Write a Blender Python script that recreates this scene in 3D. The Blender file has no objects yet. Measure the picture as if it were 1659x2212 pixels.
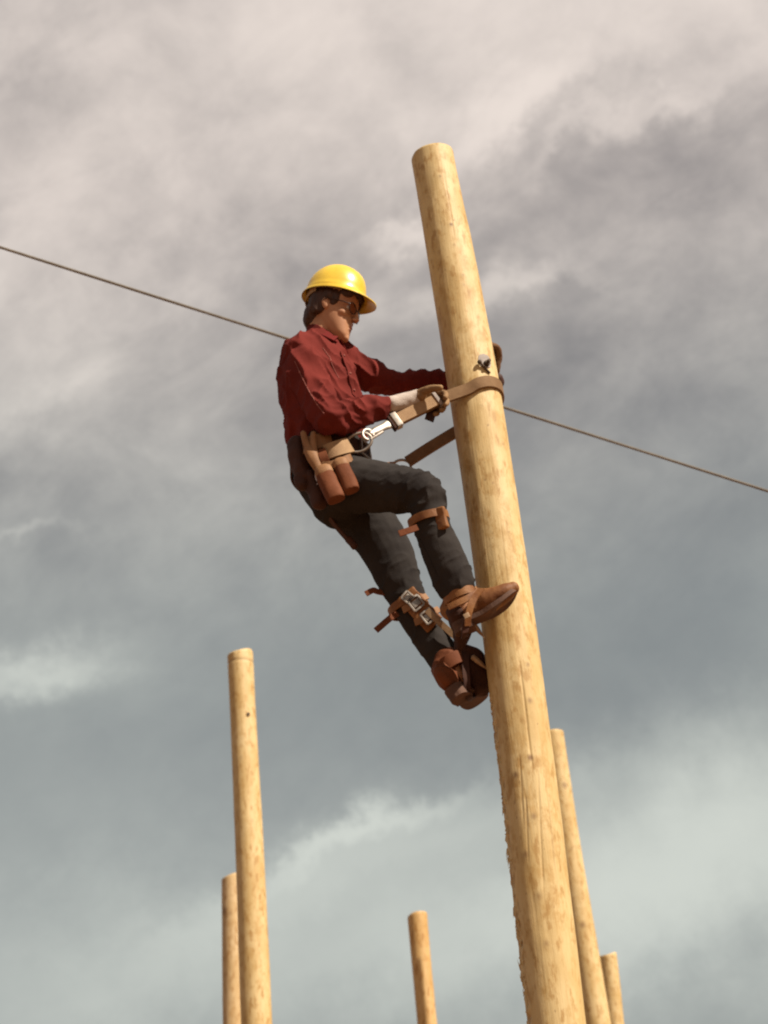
import bpy, bmesh, math, random
import numpy as np
from mathutils import Vector, Matrix, noise
from mathutils.bvhtree import BVHTree

random.seed(7)
SC = bpy.context.scene
COL = SC.collection
V3 = Vector

# ------------------------------------------------------------------ camera
F = 3070.0                       # focal length in units of a 1659 x 2212 picture
CAM = V3((0, 0, 1.6))
SIN_T = 0.4657
COS_T = math.sqrt(1 - SIN_T ** 2)
SR = -0.0865 / COS_T
CR = math.sqrt(1 - SR * SR)
R0, U0 = V3((1, 0, 0)), V3((0, -SIN_T, COS_T))
CX = R0 * CR + U0 * SR
CY = U0 * CR - R0 * SR
CF = V3((0, COS_T, SIN_T))


def ray(u, v):
    return CX * ((u - 829.5) / F) + CY * ((1106 - v) / F) + CF


def P(u, v, Y=4.5):
    """place of a picture point on the upright plane Y metres in front of the camera"""
    d = ray(u, v)
    return CAM + d * (Y / d.y)


cam_data = bpy.data.cameras.new('camera')
cam = bpy.data.objects.new('camera', cam_data)
COL.objects.link(cam)
cam.matrix_world = Matrix(((CX.x, CY.x, -CF.x, CAM.x), (CX.y, CY.y, -CF.y, CAM.y), (CX.z, CY.z, -CF.z, CAM.z), (0, 0, 0, 1)))
cam_data.sensor_fit = 'VERTICAL'
cam_data.sensor_height = 36
cam_data.sensor_width = 27
cam_data.lens = F / 2212 * 36
cam_data.clip_end = 6000
cam_data.dof.use_dof = True
cam_data.dof.focus_distance = 4.65
cam_data.dof.aperture_fstop = 3.4
SC.camera = cam
SC.cycles.filter_width = 2.1

# ------------------------------------------------------------------ light
SUN_AZ, SUN_EL = math.radians(56), math.radians(44)   # az: from the camera's back towards the right
SUND = V3((math.sin(SUN_AZ) * math.cos(SUN_EL), -math.cos(SUN_AZ) * math.cos(SUN_EL), math.sin(SUN_EL)))
sl = bpy.data.lights.new('sun', 'SUN')
sl.energy = 5.0
sl.angle = math.radians(0.5)
sl.color = (1.0, 0.91, 0.77)
sun = bpy.data.objects.new('sun', sl)
COL.objects.link(sun)
sun.rotation_euler = (-SUND).to_track_quat('-Z', 'Y').to_euler()
sun.location = (6, -6, 12)

SC.view_settings.view_transform = 'Standard'
SC.view_settings.look = 'None'
SC.view_settings.gamma = 1
SC.view_settings.exposure = 0.8
SC.view_settings.use_curve_mapping = False
SC.display_settings.display_device = 'sRGB'

# ------------------------------------------------------------------ sky
W = bpy.data.worlds.new('World')
SC.world = W
W.use_nodes = True
WT = W.node_tree
WT.nodes.clear()


def wn(t, **k):
    n = WT.nodes.new(t)
    for a, b in k.items():
        setattr(n, a, b)
    return n


def wl(a, b):
    WT.links.new(a, b)


def wmath(op, a, b=None, clamp=False):
    n = wn('ShaderNodeMath', operation=op, use_clamp=clamp)
    for i, x in enumerate((a, b)):
        if x is None:
            continue
        if isinstance(x, (int, float)):
            n.inputs[i].default_value = x
        else:
            wl(x, n.inputs[i])
    return n.outputs[0]


def wvec(op, a, b=None, out=0):
    n = wn('ShaderNodeVectorMath', operation=op)
    for i, x in enumerate((a, b)):
        if x is None:
            continue
        if isinstance(x, (tuple, Vector)):
            n.inputs[i].default_value = tuple(x)
        else:
            wl(x, n.inputs[i])
    return n.outputs['Value'] if op in ('DOT_PRODUCT', 'LENGTH') else n.outputs['Vector']


def wmix(fac, a, b):
    n = wn('ShaderNodeMix', data_type='RGBA')
    if isinstance(fac, (int, float)):
        n.inputs[0].default_value = fac
    else:
        wl(fac, n.inputs[0])
    for i, x in ((6, a), (7, b)):
        if isinstance(x, tuple):
            n.inputs[i].default_value = (*x, 1)
        else:
            wl(x, n.inputs[i])
    return n.outputs[2]


def wramp(fac, lo, hi):
    n = wn('ShaderNodeMapRange', interpolation_type='SMOOTHSTEP')
    wl(fac, n.inputs[0])
    n.inputs[1].default_value, n.inputs[2].default_value = lo, hi
    return n.outputs[0]


sky = wn('ShaderNodeTexSky', sky_type='NISHITA', sun_disc=False)
sky.sun_elevation = SUN_EL
sky.sun_rotation = math.atan2(SUND.x, SUND.y)
sky.air_density, sky.dust_density = 1.0, 2.0
tc = wn('ShaderNodeTexCoord')
DIR = wvec('NORMALIZE', tc.outputs['Generated'])
# cloud deck seen in perspective: direction divided by its height
sep = wn('ShaderNodeSeparateXYZ')
wl(DIR, sep.inputs[0])
zc = wmath('ADD', wmath('MAXIMUM', sep.outputs[2], 0.0), 0.42)
comb = wn('ShaderNodeCombineXYZ')
wl(wmath('DIVIDE', sep.outputs[0], zc), comb.inputs[0])
wl(wmath('DIVIDE', sep.outputs[1], zc), comb.inputs[1])
DECK = comb.outputs[0]


def wnoise(vec, scale, detail=6, rough=0.55, dist=0.0, out='Fac', off=(0, 0, 0), rot=0.0, stretch=(1, 1, 1)):
    m = wn('ShaderNodeMapping')
    m.inputs['Location'].default_value = off
    m.inputs['Rotation'].default_value = (0, 0, rot)
    m.inputs['Scale'].default_value = stretch
    wl(vec, m.inputs[0])
    n = wn('ShaderNodeTexNoise')
    wl(m.outputs[0], n.inputs['Vector'])
    n.inputs['Scale'].default_value = scale
    n.inputs['Detail'].default_value = detail
    n.inputs['Roughness'].default_value = rough
    n.inputs['Distortion'].default_value = dist
    return n.outputs[out]


# directions pushed about by noise so the cloud banks come out ragged
warp = wnoise(DIR, 7.0, 8, 0.6, out='Color')
warp2 = wnoise(DIR, 26.0, 6, 0.65, out='Color', off=(3, 8, 1))
WD = wvec('ADD', DIR, wvec('MULTIPLY', wvec('SUBTRACT', warp, (0.5, 0.5, 0.5)), (0.10, 0.10, 0.10)))
WD = wvec('ADD', WD, wvec('MULTIPLY', wvec('SUBTRACT', warp2, (0.5, 0.5, 0.5)), (0.05, 0.05, 0.05)))


def cloud_bank(u, v, ang, ln, wd, amp):
    """soft bank of cloud round the sky direction of a picture point; lengths in picture units"""
    c = ray(u, v).normalized()
    a = math.radians(ang)
    r = (CX - c * CX.dot(c)).normalized()
    up = c.cross(r) * -1
    up = up if up.dot(CY) > 0 else -up
    t1 = r * math.cos(a) + up * math.sin(a)
    t2 = up * math.cos(a) - r * math.sin(a)
    d = wvec('SUBTRACT', WD, c)
    cb = wn('ShaderNodeCombineXYZ')
    wl(wvec('DOT_PRODUCT', d, t1 * (F / ln)), cb.inputs[0])
    wl(wvec('DOT_PRODUCT', d, t2 * (F / wd)), cb.inputs[1])
    wl(wvec('DOT_PRODUCT', d, c * 3.0), cb.inputs[2])
    q = wvec('LENGTH', cb.outputs[0])
    return wmath('MULTIPLY', wmath('EXPONENT', wmath('MULTIPLY', wmath('MULTIPLY', q, q), -1.0)), amp)


A30 = math.radians(27)
cbd = wn('ShaderNodeCombineXYZ')
wl(wvec('DOT_PRODUCT', DIR, (CX * math.cos(A30) + CY * math.sin(A30)) * 0.75), cbd.inputs[0])
wl(wvec('DOT_PRODUCT', DIR, CY * math.cos(A30) - CX * math.sin(A30)), cbd.inputs[1])
wl(wvec('DOT_PRODUCT', DIR, CF), cbd.inputs[2])
DIAG = cbd.outputs[0]
big = wnoise(DECK, 1.9, 5, 0.55, 0.3, off=(3.1, 1.7, 0))
mid = wnoise(DIAG, 10.0, 8, 0.62, 0.4, off=(0.4, 5.2, 0))
fine = wnoise(DIAG, 20.0, 7, 0.6, 0.3, off=(7.7, 2.2, 0))
calm = wmath('ADD', wmath('MULTIPLY', wramp(sep.outputs[2], 0.30, 0.60), 0.80), 0.20)
dens = wmath('ADD', wmath('MULTIPLY', wmath('SUBTRACT', big, 0.5), 0.30),
             wmath('ADD', wmath('MULTIPLY', wmath('SUBTRACT', mid, 0.5), 0.70), wmath('MULTIPLY', wmath('SUBTRACT', fine, 0.5), 0.62)))
BANKS = [
    # u, v, angle, length, width, amount
    (800, -60, 6, 1500, 360, 0.46), (1330, 60, 12, 420, 150, 0.20), (1120, 255, 30, 190, 58, 0.46), (560, 330, 10, 420, 150, 0.14),
    (880, 508, 30, 125, 30, 0.40), (50, 620, 60, 330, 150, 0.36), (90, 860, 30, 120, 60, 0.20), (400, 620, 25, 160, 50, 0.14), (330, 520, 20, 260, 90, 0.10), (1000, 640, 12, 200, 42, 0.30), (1160, 630, 10, 120, 30, 0.20),
    (1420, 245, 25, 150, 30, 0.26), (1230, 330, 35, 130, 22, 0.16), (60, 1440, 22, 160, 50, 0.42), (60, 1140, 4, 110, 16, 0.18), (760, 1800, 25, 230, 32, 0.38),
    (960, 1790, 22, 420, 70, 0.17), (1600, 1800, 20, 460, 210, 0.46), (1150, 2030, 12, 600, 150, 0.24), (300, 2080, 10, 700, 190, 0.26),
    (560, 1960, 24, 330, 60, 0.10),
    (1450, 480, 18, 380, 220, 0.06), (800, 1500, 10, 620, 190, -0.11), (260, 1260, -8, 420, 110, -0.04), (200, 210, 20, 170, 70, -0.16),
    (1480, 1200, 0, 420, 300, -0.11), (450, 900, 20, 420, 200, 0.06), (1350, 1480, 12, 420, 120, -0.06),
]
tot = wmath('MULTIPLY', dens, calm)
for b in BANKS:
    tot = wmath('ADD', tot, cloud_bank(*b))
T = wramp(tot, -0.42, 0.85)
# colours of cloud: mauve grey high up, cooler and greener lower down
hi = wramp(sep.outputs[2], 0.34, 0.66)
low_dark, low_light = (2.15, 2.34, 2.38), (7.2, 7.5, 6.8)
top_dark, top_light = (2.45, 2.26, 2.22), (8.7, 7.7, 7.0)
dark = wmix(hi, low_dark, top_dark)
light = wmix(hi, low_light, top_light)
cloud = wmix(T, dark, light)
thin = wmath('SUBTRACT', 0.94, wmath('MULTIPLY', wramp(wnoise(DECK, 0.9, 3, 0.5, off=(9, 4, 0)), 0.52, 0.75), 0.12))
skycol = wmix(thin, sky.outputs[0], cloud)
bg = wn('ShaderNodeBackground')
bg.inputs['Strength'].default_value = 0.0575
wl(skycol, bg.inputs[0])
wo = wn('ShaderNodeOutputWorld')
wl(bg.outputs[0], wo.inputs[0])

# ------------------------------------------------------------------ materials


def material(name, c1, c2=None, scale=8.0, stretch=(1, 1, 1), rough=0.7, bump=0.0, bscale=60.0, bstretch=(1, 1, 1), metal=0.0, lo=0.35, hi=0.65,
             coat=0.0, spec=0.5, sheen=0.0, rvar=0.0):
    m = bpy.data.materials.new(name)
    m.use_nodes = True
    t = m.node_tree
    p = t.nodes['Principled BSDF']
    p.inputs['Roughness'].default_value = rough
    p.inputs['Metallic'].default_value = metal
    p.inputs['Coat Weight'].default_value = coat
    p.inputs['Specular IOR Level'].default_value = spec
    p.inputs['Sheen Weight'].default_value = sheen
    p.inputs['Base Color'].default_value = (*c1, 1)
    co = t.nodes.new('ShaderNodeTexCoord')

    def nz(sc, st, det=6):
        mp = t.nodes.new('ShaderNodeMapping')
        mp.inputs['Scale'].default_value = st
        t.links.new(co.outputs['Object'], mp.inputs[0])
        n = t.nodes.new('ShaderNodeTexNoise')
        n.inputs['Scale'].default_value = sc
        n.inputs['Detail'].default_value = det
        n.inputs['Roughness'].default_value = 0.62
        t.links.new(mp.outputs[0], n.inputs['Vector'])
        return n.outputs['Fac']
    if c2 is not None:
        r = t.nodes.new('ShaderNodeMapRange')
        f = nz(scale, stretch)
        t.links.new(f, r.inputs[0])
        r.inputs[1].default_value, r.inputs[2].default_value = lo, hi
        mx = t.nodes.new('ShaderNodeMix')
        mx.data_type = 'RGBA'
        t.links.new(r.outputs[0], mx.inputs[0])
        mx.inputs[6].default_value = (*c1, 1)
        mx.inputs[7].default_value = (*c2, 1)
        t.links.new(mx.outputs[2], p.inputs['Base Color'])
        if rvar:
            r2 = t.nodes.new('ShaderNodeMapRange')
            t.links.new(f, r2.inputs[0])
            r2.inputs[3].default_value, r2.inputs[4].default_value = rough - rvar, rough + rvar
            t.links.new(r2.outputs[0], p.inputs['Roughness'])
    if bump:
        b = t.nodes.new('ShaderNodeBump')
        b.inputs['Strength'].default_value = bump
        b.inputs['Distance'].default_value = 0.004
        t.links.new(nz(bscale, bstretch, 4), b.inputs['Height'])
        t.links.new(b.outputs[0], p.inputs['Normal'])
    return m


def wood_material(name, tint, dark, seed):
    """peeled pole: blotches, long grain, dark knots from the mesh's own 'mark' attribute"""
    m = bpy.data.materials.new(name)
    m.use_nodes = True
    t = m.node_tree
    p = t.nodes['Principled BSDF']
    p.inputs['Roughness'].default_value = 0.62
    p.inputs['Specular IOR Level'].default_value = 0.35
    co = t.nodes.new('ShaderNodeTexCoord')

    def nz(sc, st, det=6, off=0, rough=0.6):
        mp = t.nodes.new('ShaderNodeMapping')
        mp.inputs['Scale'].default_value = st
        mp.inputs['Location'].default_value = (seed * 3.1 + off, seed * 1.7, seed * 2.3 + off)
        t.links.new(co.outputs['Object'], mp.inputs[0])
        n = t.nodes.new('ShaderNodeTexNoise')
        n.inputs['Scale'].default_value = sc
        n.inputs['Detail'].default_value = det
        n.inputs['Roughness'].default_value = rough
        t.links.new(mp.outputs[0], n.inputs['Vector'])
        return n.outputs['Fac']

    def rng(f, a, b, c=0.0, d=1.0):
        r = t.nodes.new('ShaderNodeMapRange')
        r.interpolation_type = 'SMOOTHSTEP'
        t.links.new(f, r.inputs[0])
        for i, x in enumerate((a, b, c, d)):
            r.inputs[i + 1].default_value = x
        return r.outputs[0]

    def mix(f, a, b, mode='MIX'):
        x = t.nodes.new('ShaderNodeMix')
        x.data_type = 'RGBA'
        x.blend_type = mode
        if isinstance(f, float):
            x.inputs[0].default_value = f
        else:
            t.links.new(f, x.inputs[0])
        for i, c in ((6, a), (7, b)):
            if isinstance(c, tuple):
                x.inputs[i].default_value = (*c, 1)
            else:
                t.links.new(c, x.inputs[i])
        return x.outputs[2]
    light = tuple(min(0.86, c * k) for c, k in zip(tint, (1.16, 1.24, 1.45)))
    tan = tuple(c * k for c, k in zip(tint, (0.84, 0.74, 0.58)))
    c = mix(rng(nz(7.0, (1, 1, 0.45), 5), 0.38, 0.62), light, tint)
    c = mix(rng(nz(22.0, (1, 1, 0.6), 7, 4, 0.7), 0.48, 0.66, 0.0, 0.75), c, tan)
    c = mix(rng(nz(34.0, (1, 1, 0.38), 6, 9), 0.52, 0.66, 0.0, 0.8), c, tuple(x * y for x, y in zip(tan, (0.82, 0.74, 0.64))))
    c = mix(rng(nz(170.0, (1, 1, 0.04), 4, 2), 0.45, 0.75, 0.0, 0.45), c, tan)
    c = mix(rng(nz(60.0, (1, 1, 0.6), 4, 6), 0.64, 0.74, 0.0, 0.55), c, dark)
    at = t.nodes.new('ShaderNodeAttribute')
    at.attribute_name = 'mark'
    c = mix(rng(at.outputs['Fac'], 0.0, 1.0), c, dark)
    t.links.new(c, p.inputs['Base Color'])
    b = t.nodes.new('ShaderNodeBump')
    b.inputs['Strength'].default_value = 0.35
    b.inputs['Distance'].default_value = 0.004
    t.links.new(nz(110.0, (1, 1, 0.04), 4, 3), b.inputs['Height'])
    b2 = t.nodes.new('ShaderNodeBump')
    b2.inputs['Strength'].default_value = 0.3
    b2.inputs['Distance'].default_value = 0.006
    t.links.new(nz(22.0, (1, 1, 0.35), 5, 5), b2.inputs['Height'])
    t.links.new(b.outputs[0], b2.inputs['Normal'])
    t.links.new(b2.outputs[0], p.inputs['Normal'])
    return m


M = {
    'shirt': material('maroon_cotton', (0.128, 0.0200, 0.0155), (0.094, 0.0140, 0.0110), 9, rough=0.9, bump=0.25, bscale=260, spec=0.08),
    'shirt_dark': material('maroon_cotton_collar', (0.12, 0.0125, 0.0105), (0.095, 0.010, 0.009), 9, rough=0.9, bump=0.25, bscale=260, spec=0.1),
    'pale_line': material('pale_maroon', (0.27, 0.10, 0.082), (0.19, 0.06, 0.05), 30, rough=0.85, spec=0.1),
    'denim': material('dark_denim', (0.033, 0.0285, 0.0265), (0.021, 0.018, 0.0175), 7, rough=0.95, bump=0.3, bscale=300, spec=0.05),
    'skin': material('skin', (0.40, 0.205, 0.112), (0.34, 0.155, 0.082), 14, rough=0.55, bump=0.1, bscale=180, spec=0.3),
    'hair': material('brown_hair', (0.058, 0.023, 0.012), (0.030, 0.012, 0.007), 60, (1, 1, 0.3), rough=0.55, bump=0.6, bscale=160, bstretch=(1, 1, 0.15), spec=0.3),
    'yellow': material('yellow_shell', (0.70, 0.475, 0.046), (0.57, 0.37, 0.034), 13, rough=0.3, coat=0.25, bump=0.08, bscale=20, rvar=0.1),
    'webbing': material('tan_webbing', (0.311, 0.192, 0.096), (0.252, 0.148, 0.074), 25, rough=0.85, bump=0.4, bscale=380),
    'leather': material('tan_leather', (0.25, 0.125, 0.055), (0.17, 0.08, 0.034), 12, rough=0.65, bump=0.3, bscale=120, spec=0.25),
    'strap': material('strap_leather', (0.205, 0.125, 0.066), (0.15, 0.085, 0.042), 14, rough=0.8, bump=0.35, bscale=140, spec=0.12),
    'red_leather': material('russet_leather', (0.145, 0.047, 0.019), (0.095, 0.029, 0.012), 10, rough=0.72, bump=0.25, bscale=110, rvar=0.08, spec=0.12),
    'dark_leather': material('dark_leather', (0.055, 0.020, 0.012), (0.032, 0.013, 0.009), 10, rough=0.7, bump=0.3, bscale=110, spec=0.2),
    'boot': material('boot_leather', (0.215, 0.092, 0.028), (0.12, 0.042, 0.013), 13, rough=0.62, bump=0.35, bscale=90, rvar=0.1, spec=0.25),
    'sole': material('boot_sole', (0.096, 0.041, 0.021), (0.059, 0.026, 0.015), 20, rough=0.85, bump=0.3, bscale=90),
    'glove': material('glove_leather', (0.25, 0.15, 0.072), (0.17, 0.095, 0.045), 16, rough=0.8, bump=0.4, bscale=120, spec=0.2),
    'glove_brown': material('brown_glove_leather', (0.13, 0.068, 0.034), (0.085, 0.04, 0.02), 18, rough=0.85, bump=0.4, bscale=120, spec=0.15),  # left glove, a darker brown than the right one
    'cuff': material('cream_canvas', (0.43, 0.37, 0.33), (0.34, 0.28, 0.24), 20, rough=0.9, bump=0.4, bscale=260, spec=0.1),
    'steel': material('worn_steel', (0.40, 0.355, 0.31), (0.24, 0.20, 0.17), 30, rough=0.5, metal=0.9, bump=0.15, bscale=60),
    'iron': material('climber_iron', (0.333, 0.222, 0.126), (0.192, 0.111, 0.059), 25, rough=0.5, metal=0.4, bump=0.2, bscale=80),
    'galv': material('galvanised_plate', (0.34, 0.29, 0.26), (0.24, 0.205, 0.185), 45, rough=0.7, metal=0.0, bump=0.2, bscale=90, spec=0.2),
    'rust': material('rusty_bolt', (0.096, 0.063, 0.037), (0.052, 0.033, 0.022), 60, rough=0.8, metal=0.3, bump=0.3, bscale=120),
    'frame': material('spectacle_frame', (0.037, 0.015, 0.009), (0.022, 0.009, 0.007), 40, rough=0.3),
    'eye': material('eye_white', (0.444, 0.407, 0.370), (0.370, 0.333, 0.311), 40, rough=0.2),
    'iris': material('brown_iris', (0.037, 0.022, 0.015), (0.022, 0.015, 0.011), 60, rough=0.2),
    'lip': material('lip_skin', (0.296, 0.118, 0.081), (0.252, 0.089, 0.067), 40, rough=0.5),
    'cable': material('weathered_cable', (0.165, 0.143, 0.115), (0.12, 0.103, 0.084), 30, (0.2, 1, 1), rough=0.8, metal=0.0, bump=0.3, bscale=90, spec=0.15),
    'ground': material('warm_bounce_soil', (0.25, 0.125, 0.055), (0.17, 0.09, 0.045), 0.6, rough=0.95, bump=0.6, bscale=9),  # ground out of view, reddened so its bounce warms the shaded sides
    'wood': wood_material('peeled_pole_wood', (0.435, 0.302, 0.127), (0.13, 0.058, 0.02), 1),
    'wood_far_b': wood_material('grey_pole_wood', (0.42, 0.285, 0.135), (0.17, 0.09, 0.04), 9),
    'wood_far_c': wood_material('orange_pole_wood', (0.43, 0.265, 0.100), (0.14, 0.065, 0.025), 13),
    'wood_far': wood_material('weathered_pole_wood', (0.44, 0.305, 0.130), (0.15, 0.075, 0.03), 4),
}
lens = bpy.data.materials.new('spectacle_lens')
lens.use_nodes = True
lp = lens.node_tree.nodes['Principled BSDF']
lp.inputs['Base Color'].default_value = (0.75, 0.6, 0.5, 1)
lp.inputs['Transmission Weight'].default_value = 1.0
lp.inputs['Roughness'].default_value = 0.02
lp.inputs['IOR'].default_value = 1.05
M['lens'] = lens

# ------------------------------------------------------------------ object helpers
ROOT = {}


def thing(name, label, cat, loc, group=None):
    o = bpy.data.objects.new(name, None)
    COL.objects.link(o)
    o.location = loc
    o.empty_display_size = 0.1
    o['label'], o['category'] = label, cat
    if group:
        o['group'] = group
    ROOT[o.name] = V3(loc)
    return o


def to_mesh(name, g):
    if isinstance(g, bmesh.types.BMesh):
        me = bpy.data.meshes.new(name)
        g.normal_update()
        g.to_mesh(me)
        g.free()
        return me
    return g


def part(name, g, mat, parent=None, smooth=True, label=None, kind=None):
    """mesh given in world places becomes one object under its parent"""
    me = to_mesh(name, g)
    me.name = name
    o = bpy.data.objects.new(name, me)
    COL.objects.link(o)
    root = V3((0, 0, 0))
    if parent is not None:
        o.parent = parent
        root = ROOT[parent.name]
    ROOT[o.name] = root
    me.transform(Matrix.Translation(-root))
    if parent is not None and parent.type == 'MESH':
        pass
    me.materials.clear()
    me.materials.append(mat)
    if smooth:
        me.polygons.foreach_set('use_smooth', [True] * len(me.polygons))
        me.set_sharp_from_angle(angle=math.radians(38))
    me.update()
    if label:
        o['label'] = label
    if kind:
        o['kind'] = kind
    return o


def catmull(pts, n):
    """pts: list of numpy rows; n pieces between each two"""
    pts = [np.array(p, float) for p in pts]
    if len(pts) == 2:
        return [pts[0] + (pts[1] - pts[0]) * k / n for k in range(n + 1)]
    ext = [2 * pts[0] - pts[1]] + pts + [2 * pts[-1] - pts[-2]]
    out = []
    for i in range(1, len(ext) - 2):
        a, b, c, d = ext[i - 1:i + 3]
        for k in range(n):
            s = k / n
            out.append(0.5 * ((2 * b) + (c - a) * s + (2 * a - 5 * b + 4 * c - d) * s * s + (3 * b - a - 3 * c + d) * s ** 3))
    out.append(pts[-1])
    return out


def loft(bm, rings, side, seg=20, sub=5, cap=True, closed=False, power=2.0, round_cap=True):
    """rings: (centre, half width along side, half depth); side: reference axis or one per ring"""
    sides = side if isinstance(side, list) else [side] * len(rings)
    rows = [list(c) + [a, b] + list(s) for (c, a, b), s in zip(rings, sides)]
    rows = catmull(rows, sub)
    ctr = [V3(r[:3]) for r in rows]
    n = len(rows)
    loops = []
    ends = []
    for i, r in enumerate(rows):
        t = (ctr[min(i + 1, n - 1)] - ctr[max(i - 1, 0)])
        t = t.normalized() if t.length > 1e-9 else V3((0, 0, 1))
        s = V3(r[5:8])
        s = s - t * s.dot(t)
        s = s.normalized() if s.length > 1e-6 else t.orthogonal().normalized()
        w = t.cross(s)
        ends.append((t, s, w, r[3], r[4]))
        loops.append((ctr[i], s, w, max(r[3], 1e-4), max(r[4], 1e-4)))
    if cap and round_cap:
        t, s, w, a, b = ends[0]
        k = min(a, b)
        pre = [(ctr[0] - t * k * math.sin(x) * 0.9, s, w, a * math.cos(x), b * math.cos(x)) for x in (1.25, 0.8, 0.4)]
        t, s, w, a, b = ends[-1]
        k = min(a, b)
        post = [(ctr[-1] + t * k * math.sin(x) * 0.9, s, w, a * math.cos(x), b * math.cos(x)) for x in (0.4, 0.8, 1.25)]
        loops = pre + loops + post
    vs = []
    for c, s, w, a, b in loops:
        row = []
        for j in range(seg):
            x = 2 * math.pi * j / seg
            cx, sx = math.cos(x), math.sin(x)
            if power != 2.0:
                cx = math.copysign(abs(cx) ** (2 / power), cx)
                sx = math.copysign(abs(sx) ** (2 / power), sx)
            row.append(bm.verts.new(c + s * (a * cx) + w * (b * sx)))
        vs.append(row)
    for i in range(len(vs) - 1):
        for j in range(seg):
            k = (j + 1) % seg
            bm.faces.new((vs[i][j], vs[i][k], vs[i + 1][k], vs[i + 1][j]))
    if cap:
        bm.faces.new(list(reversed(vs[0])))
        bm.faces.new(vs[-1])
    return vs


def tube(bm, pts, r, seg=10, sub=5, side=None):
    pts = [V3(p) for p in pts]
    d = pts[-1] - pts[0]
    s = side or (V3((0.13, 0.9, 0.41)) if abs(d.normalized().dot(V3((0.13, 0.9, 0.41)).normalized())) < 0.9 else V3((1, 0, 0.2)))
    rr = r if isinstance(r, (list, tuple)) else [r] * len(pts)
    loft(bm, [(p, x, x) for p, x in zip(pts, rr)], s, seg, sub)


def band(bm, pts, side_dirs, width, thick, sub=5, closed=False):
    """flat strap: pts along its middle; side_dirs: direction of its width at each"""
    rows = [list(p) + list(s) for p, s in zip(pts, side_dirs)]
    if closed:
        k = len(rows)
        rows = catmull([rows[-1]] + rows + [rows[0], rows[1]], sub)[sub:sub * (k + 1)]
    else:
        rows = catmull(rows, sub)
    n = len(rows)
    vs = []
    for i, r in enumerate(rows):
        c, s = V3(r[:3]), V3(r[3:6])
        a, b = (rows[(i + 1) % n], rows[(i - 1) % n]) if closed else (rows[min(i + 1, n - 1)], rows[max(i - 1, 0)])
        t = (V3(a[:3]) - V3(b[:3])).normalized()
        s = (s - t * s.dot(t)).normalized()
        nrm = t.cross(s)
        h, q = width / 2, thick / 2
        prof = [(-h, -q * .6), (-h * .96, -q), (h * .96, -q), (h, -q * .6), (h, q * .6), (h * .96, q), (-h * .96, q), (-h, q * .6)]
        vs.append([bm.verts.new(c + s * x + nrm * y) for x, y in prof])
    m = len(vs[0])
    for i in range(n if closed else n - 1):
        for j in range(m):
            k = (j + 1) % m
            i2 = (i + 1) % n
            bm.faces.new((vs[i][j], vs[i][k], vs[i2][k], vs[i2][j]))
    if not closed:
        bm.faces.new(list(reversed(vs[0])))
        bm.faces.new(vs[-1])
    bmesh.ops.recalc_face_normals(bm, faces=bm.faces)


def box(bm, c, ax, ay, az, bevel=0.0):
    """ax, ay, az: half-extent vectors"""
    tmp = bmesh.new()
    vs = [tmp.verts.new(V3(c) + ax * i + ay * j + az * k) for i in (-1, 1) for j in (-1, 1) for k in (-1, 1)]
    for f in ((0, 1, 3, 2), (4, 6, 7, 5), (0, 4, 5, 1), (2, 3, 7, 6), (0, 2, 6, 4), (1, 5, 7, 3)):
        tmp.faces.new([vs[i] for i in f])
    bmesh.ops.recalc_face_normals(tmp, faces=tmp.faces)
    if bevel:
        bmesh.ops.bevel(tmp, geom=list(tmp.edges), offset=bevel, segments=2, affect='EDGES', profile=0.6)
    me = bpy.data.meshes.new('tmp')
    tmp.to_mesh(me)
    tmp.free()
    bm.from_mesh(me)
    bpy.data.meshes.remove(me)


def ball(bm, c, rx, ry, rz, rot=None, seg=20):
    mtx = Matrix.Translation(V3(c)) @ (rot.to_4x4() if rot else Matrix.Identity(4)) @ Matrix.Diagonal((rx, ry, rz, 1))
    bmesh.ops.create_uvsphere(bm, u_segments=seg, v_segments=max(8, seg // 2), radius=1.0, matrix=mtx)


def fused(bm, voxel, smooth=2, adapt=0.0):
    """grow all the shapes of bm into one continuous skin"""
    me = to_mesh('tmp', bm)
    o = bpy.data.objects.new('tmp', me)
    COL.objects.link(o)
    md = o.modifiers.new('r', 'REMESH')
    md.mode = 'VOXEL'
    md.voxel_size = voxel
    md.adaptivity = adapt
    if smooth:
        s = o.modifiers.new('s', 'SMOOTH')
        s.factor = 0.5
        s.iterations = smooth
    dg = bpy.context.evaluated_depsgraph_get()
    dg.update()
    out = bpy.data.meshes.new_from_object(o.evaluated_get(dg))
    bpy.data.objects.remove(o)
    bpy.data.meshes.remove(me)
    return out


def displace(me, fn):
    n = len(me.vertices)
    co = np.empty(n * 3)
    no = np.empty(n * 3)
    me.vertices.foreach_get('co', co)
    me.vertex_normals.foreach_get('vector', no)
    co, no = co.reshape(-1, 3), no.reshape(-1, 3)
    d = np.array([fn(V3(c)) for c in co])
    co += no * d[:, None]
    me.vertices.foreach_set('co', co.ravel())
    me.update()


def bvh(me):
    b = bmesh.new()
    b.from_mesh(me)
    t = BVHTree.FromBMesh(b)
    b.free()
    return t


def hit(tree, u, v, off=0.0):
    """where the sight line of a picture point first meets a surface"""
    p, n, i, d = tree.ray_cast(CAM, ray(u, v).normalized())
    return (p + n * off, n) if p else (None, None)


# ------------------------------------------------------------------ ground
g = bmesh.new()
n = 24
ext = [-3000, -1200, -500, -200, -90, -45, -20, -8, 0, 8, 20, 45, 90, 200, 500, 1200, 3000]
gv = [[g.verts.new((x, y, 0)) for y in ext] for x in ext]
for i in range(len(ext) - 1):
    for j in range(len(ext) - 1):
        g.faces.new((gv[i][j], gv[i + 1][j], gv[i + 1][j + 1], gv[i][j + 1]))
go = part('ground', g, M['ground'], None, smooth=False)
go['kind'] = 'structure'

# ------------------------------------------------------------------ poles


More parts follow.
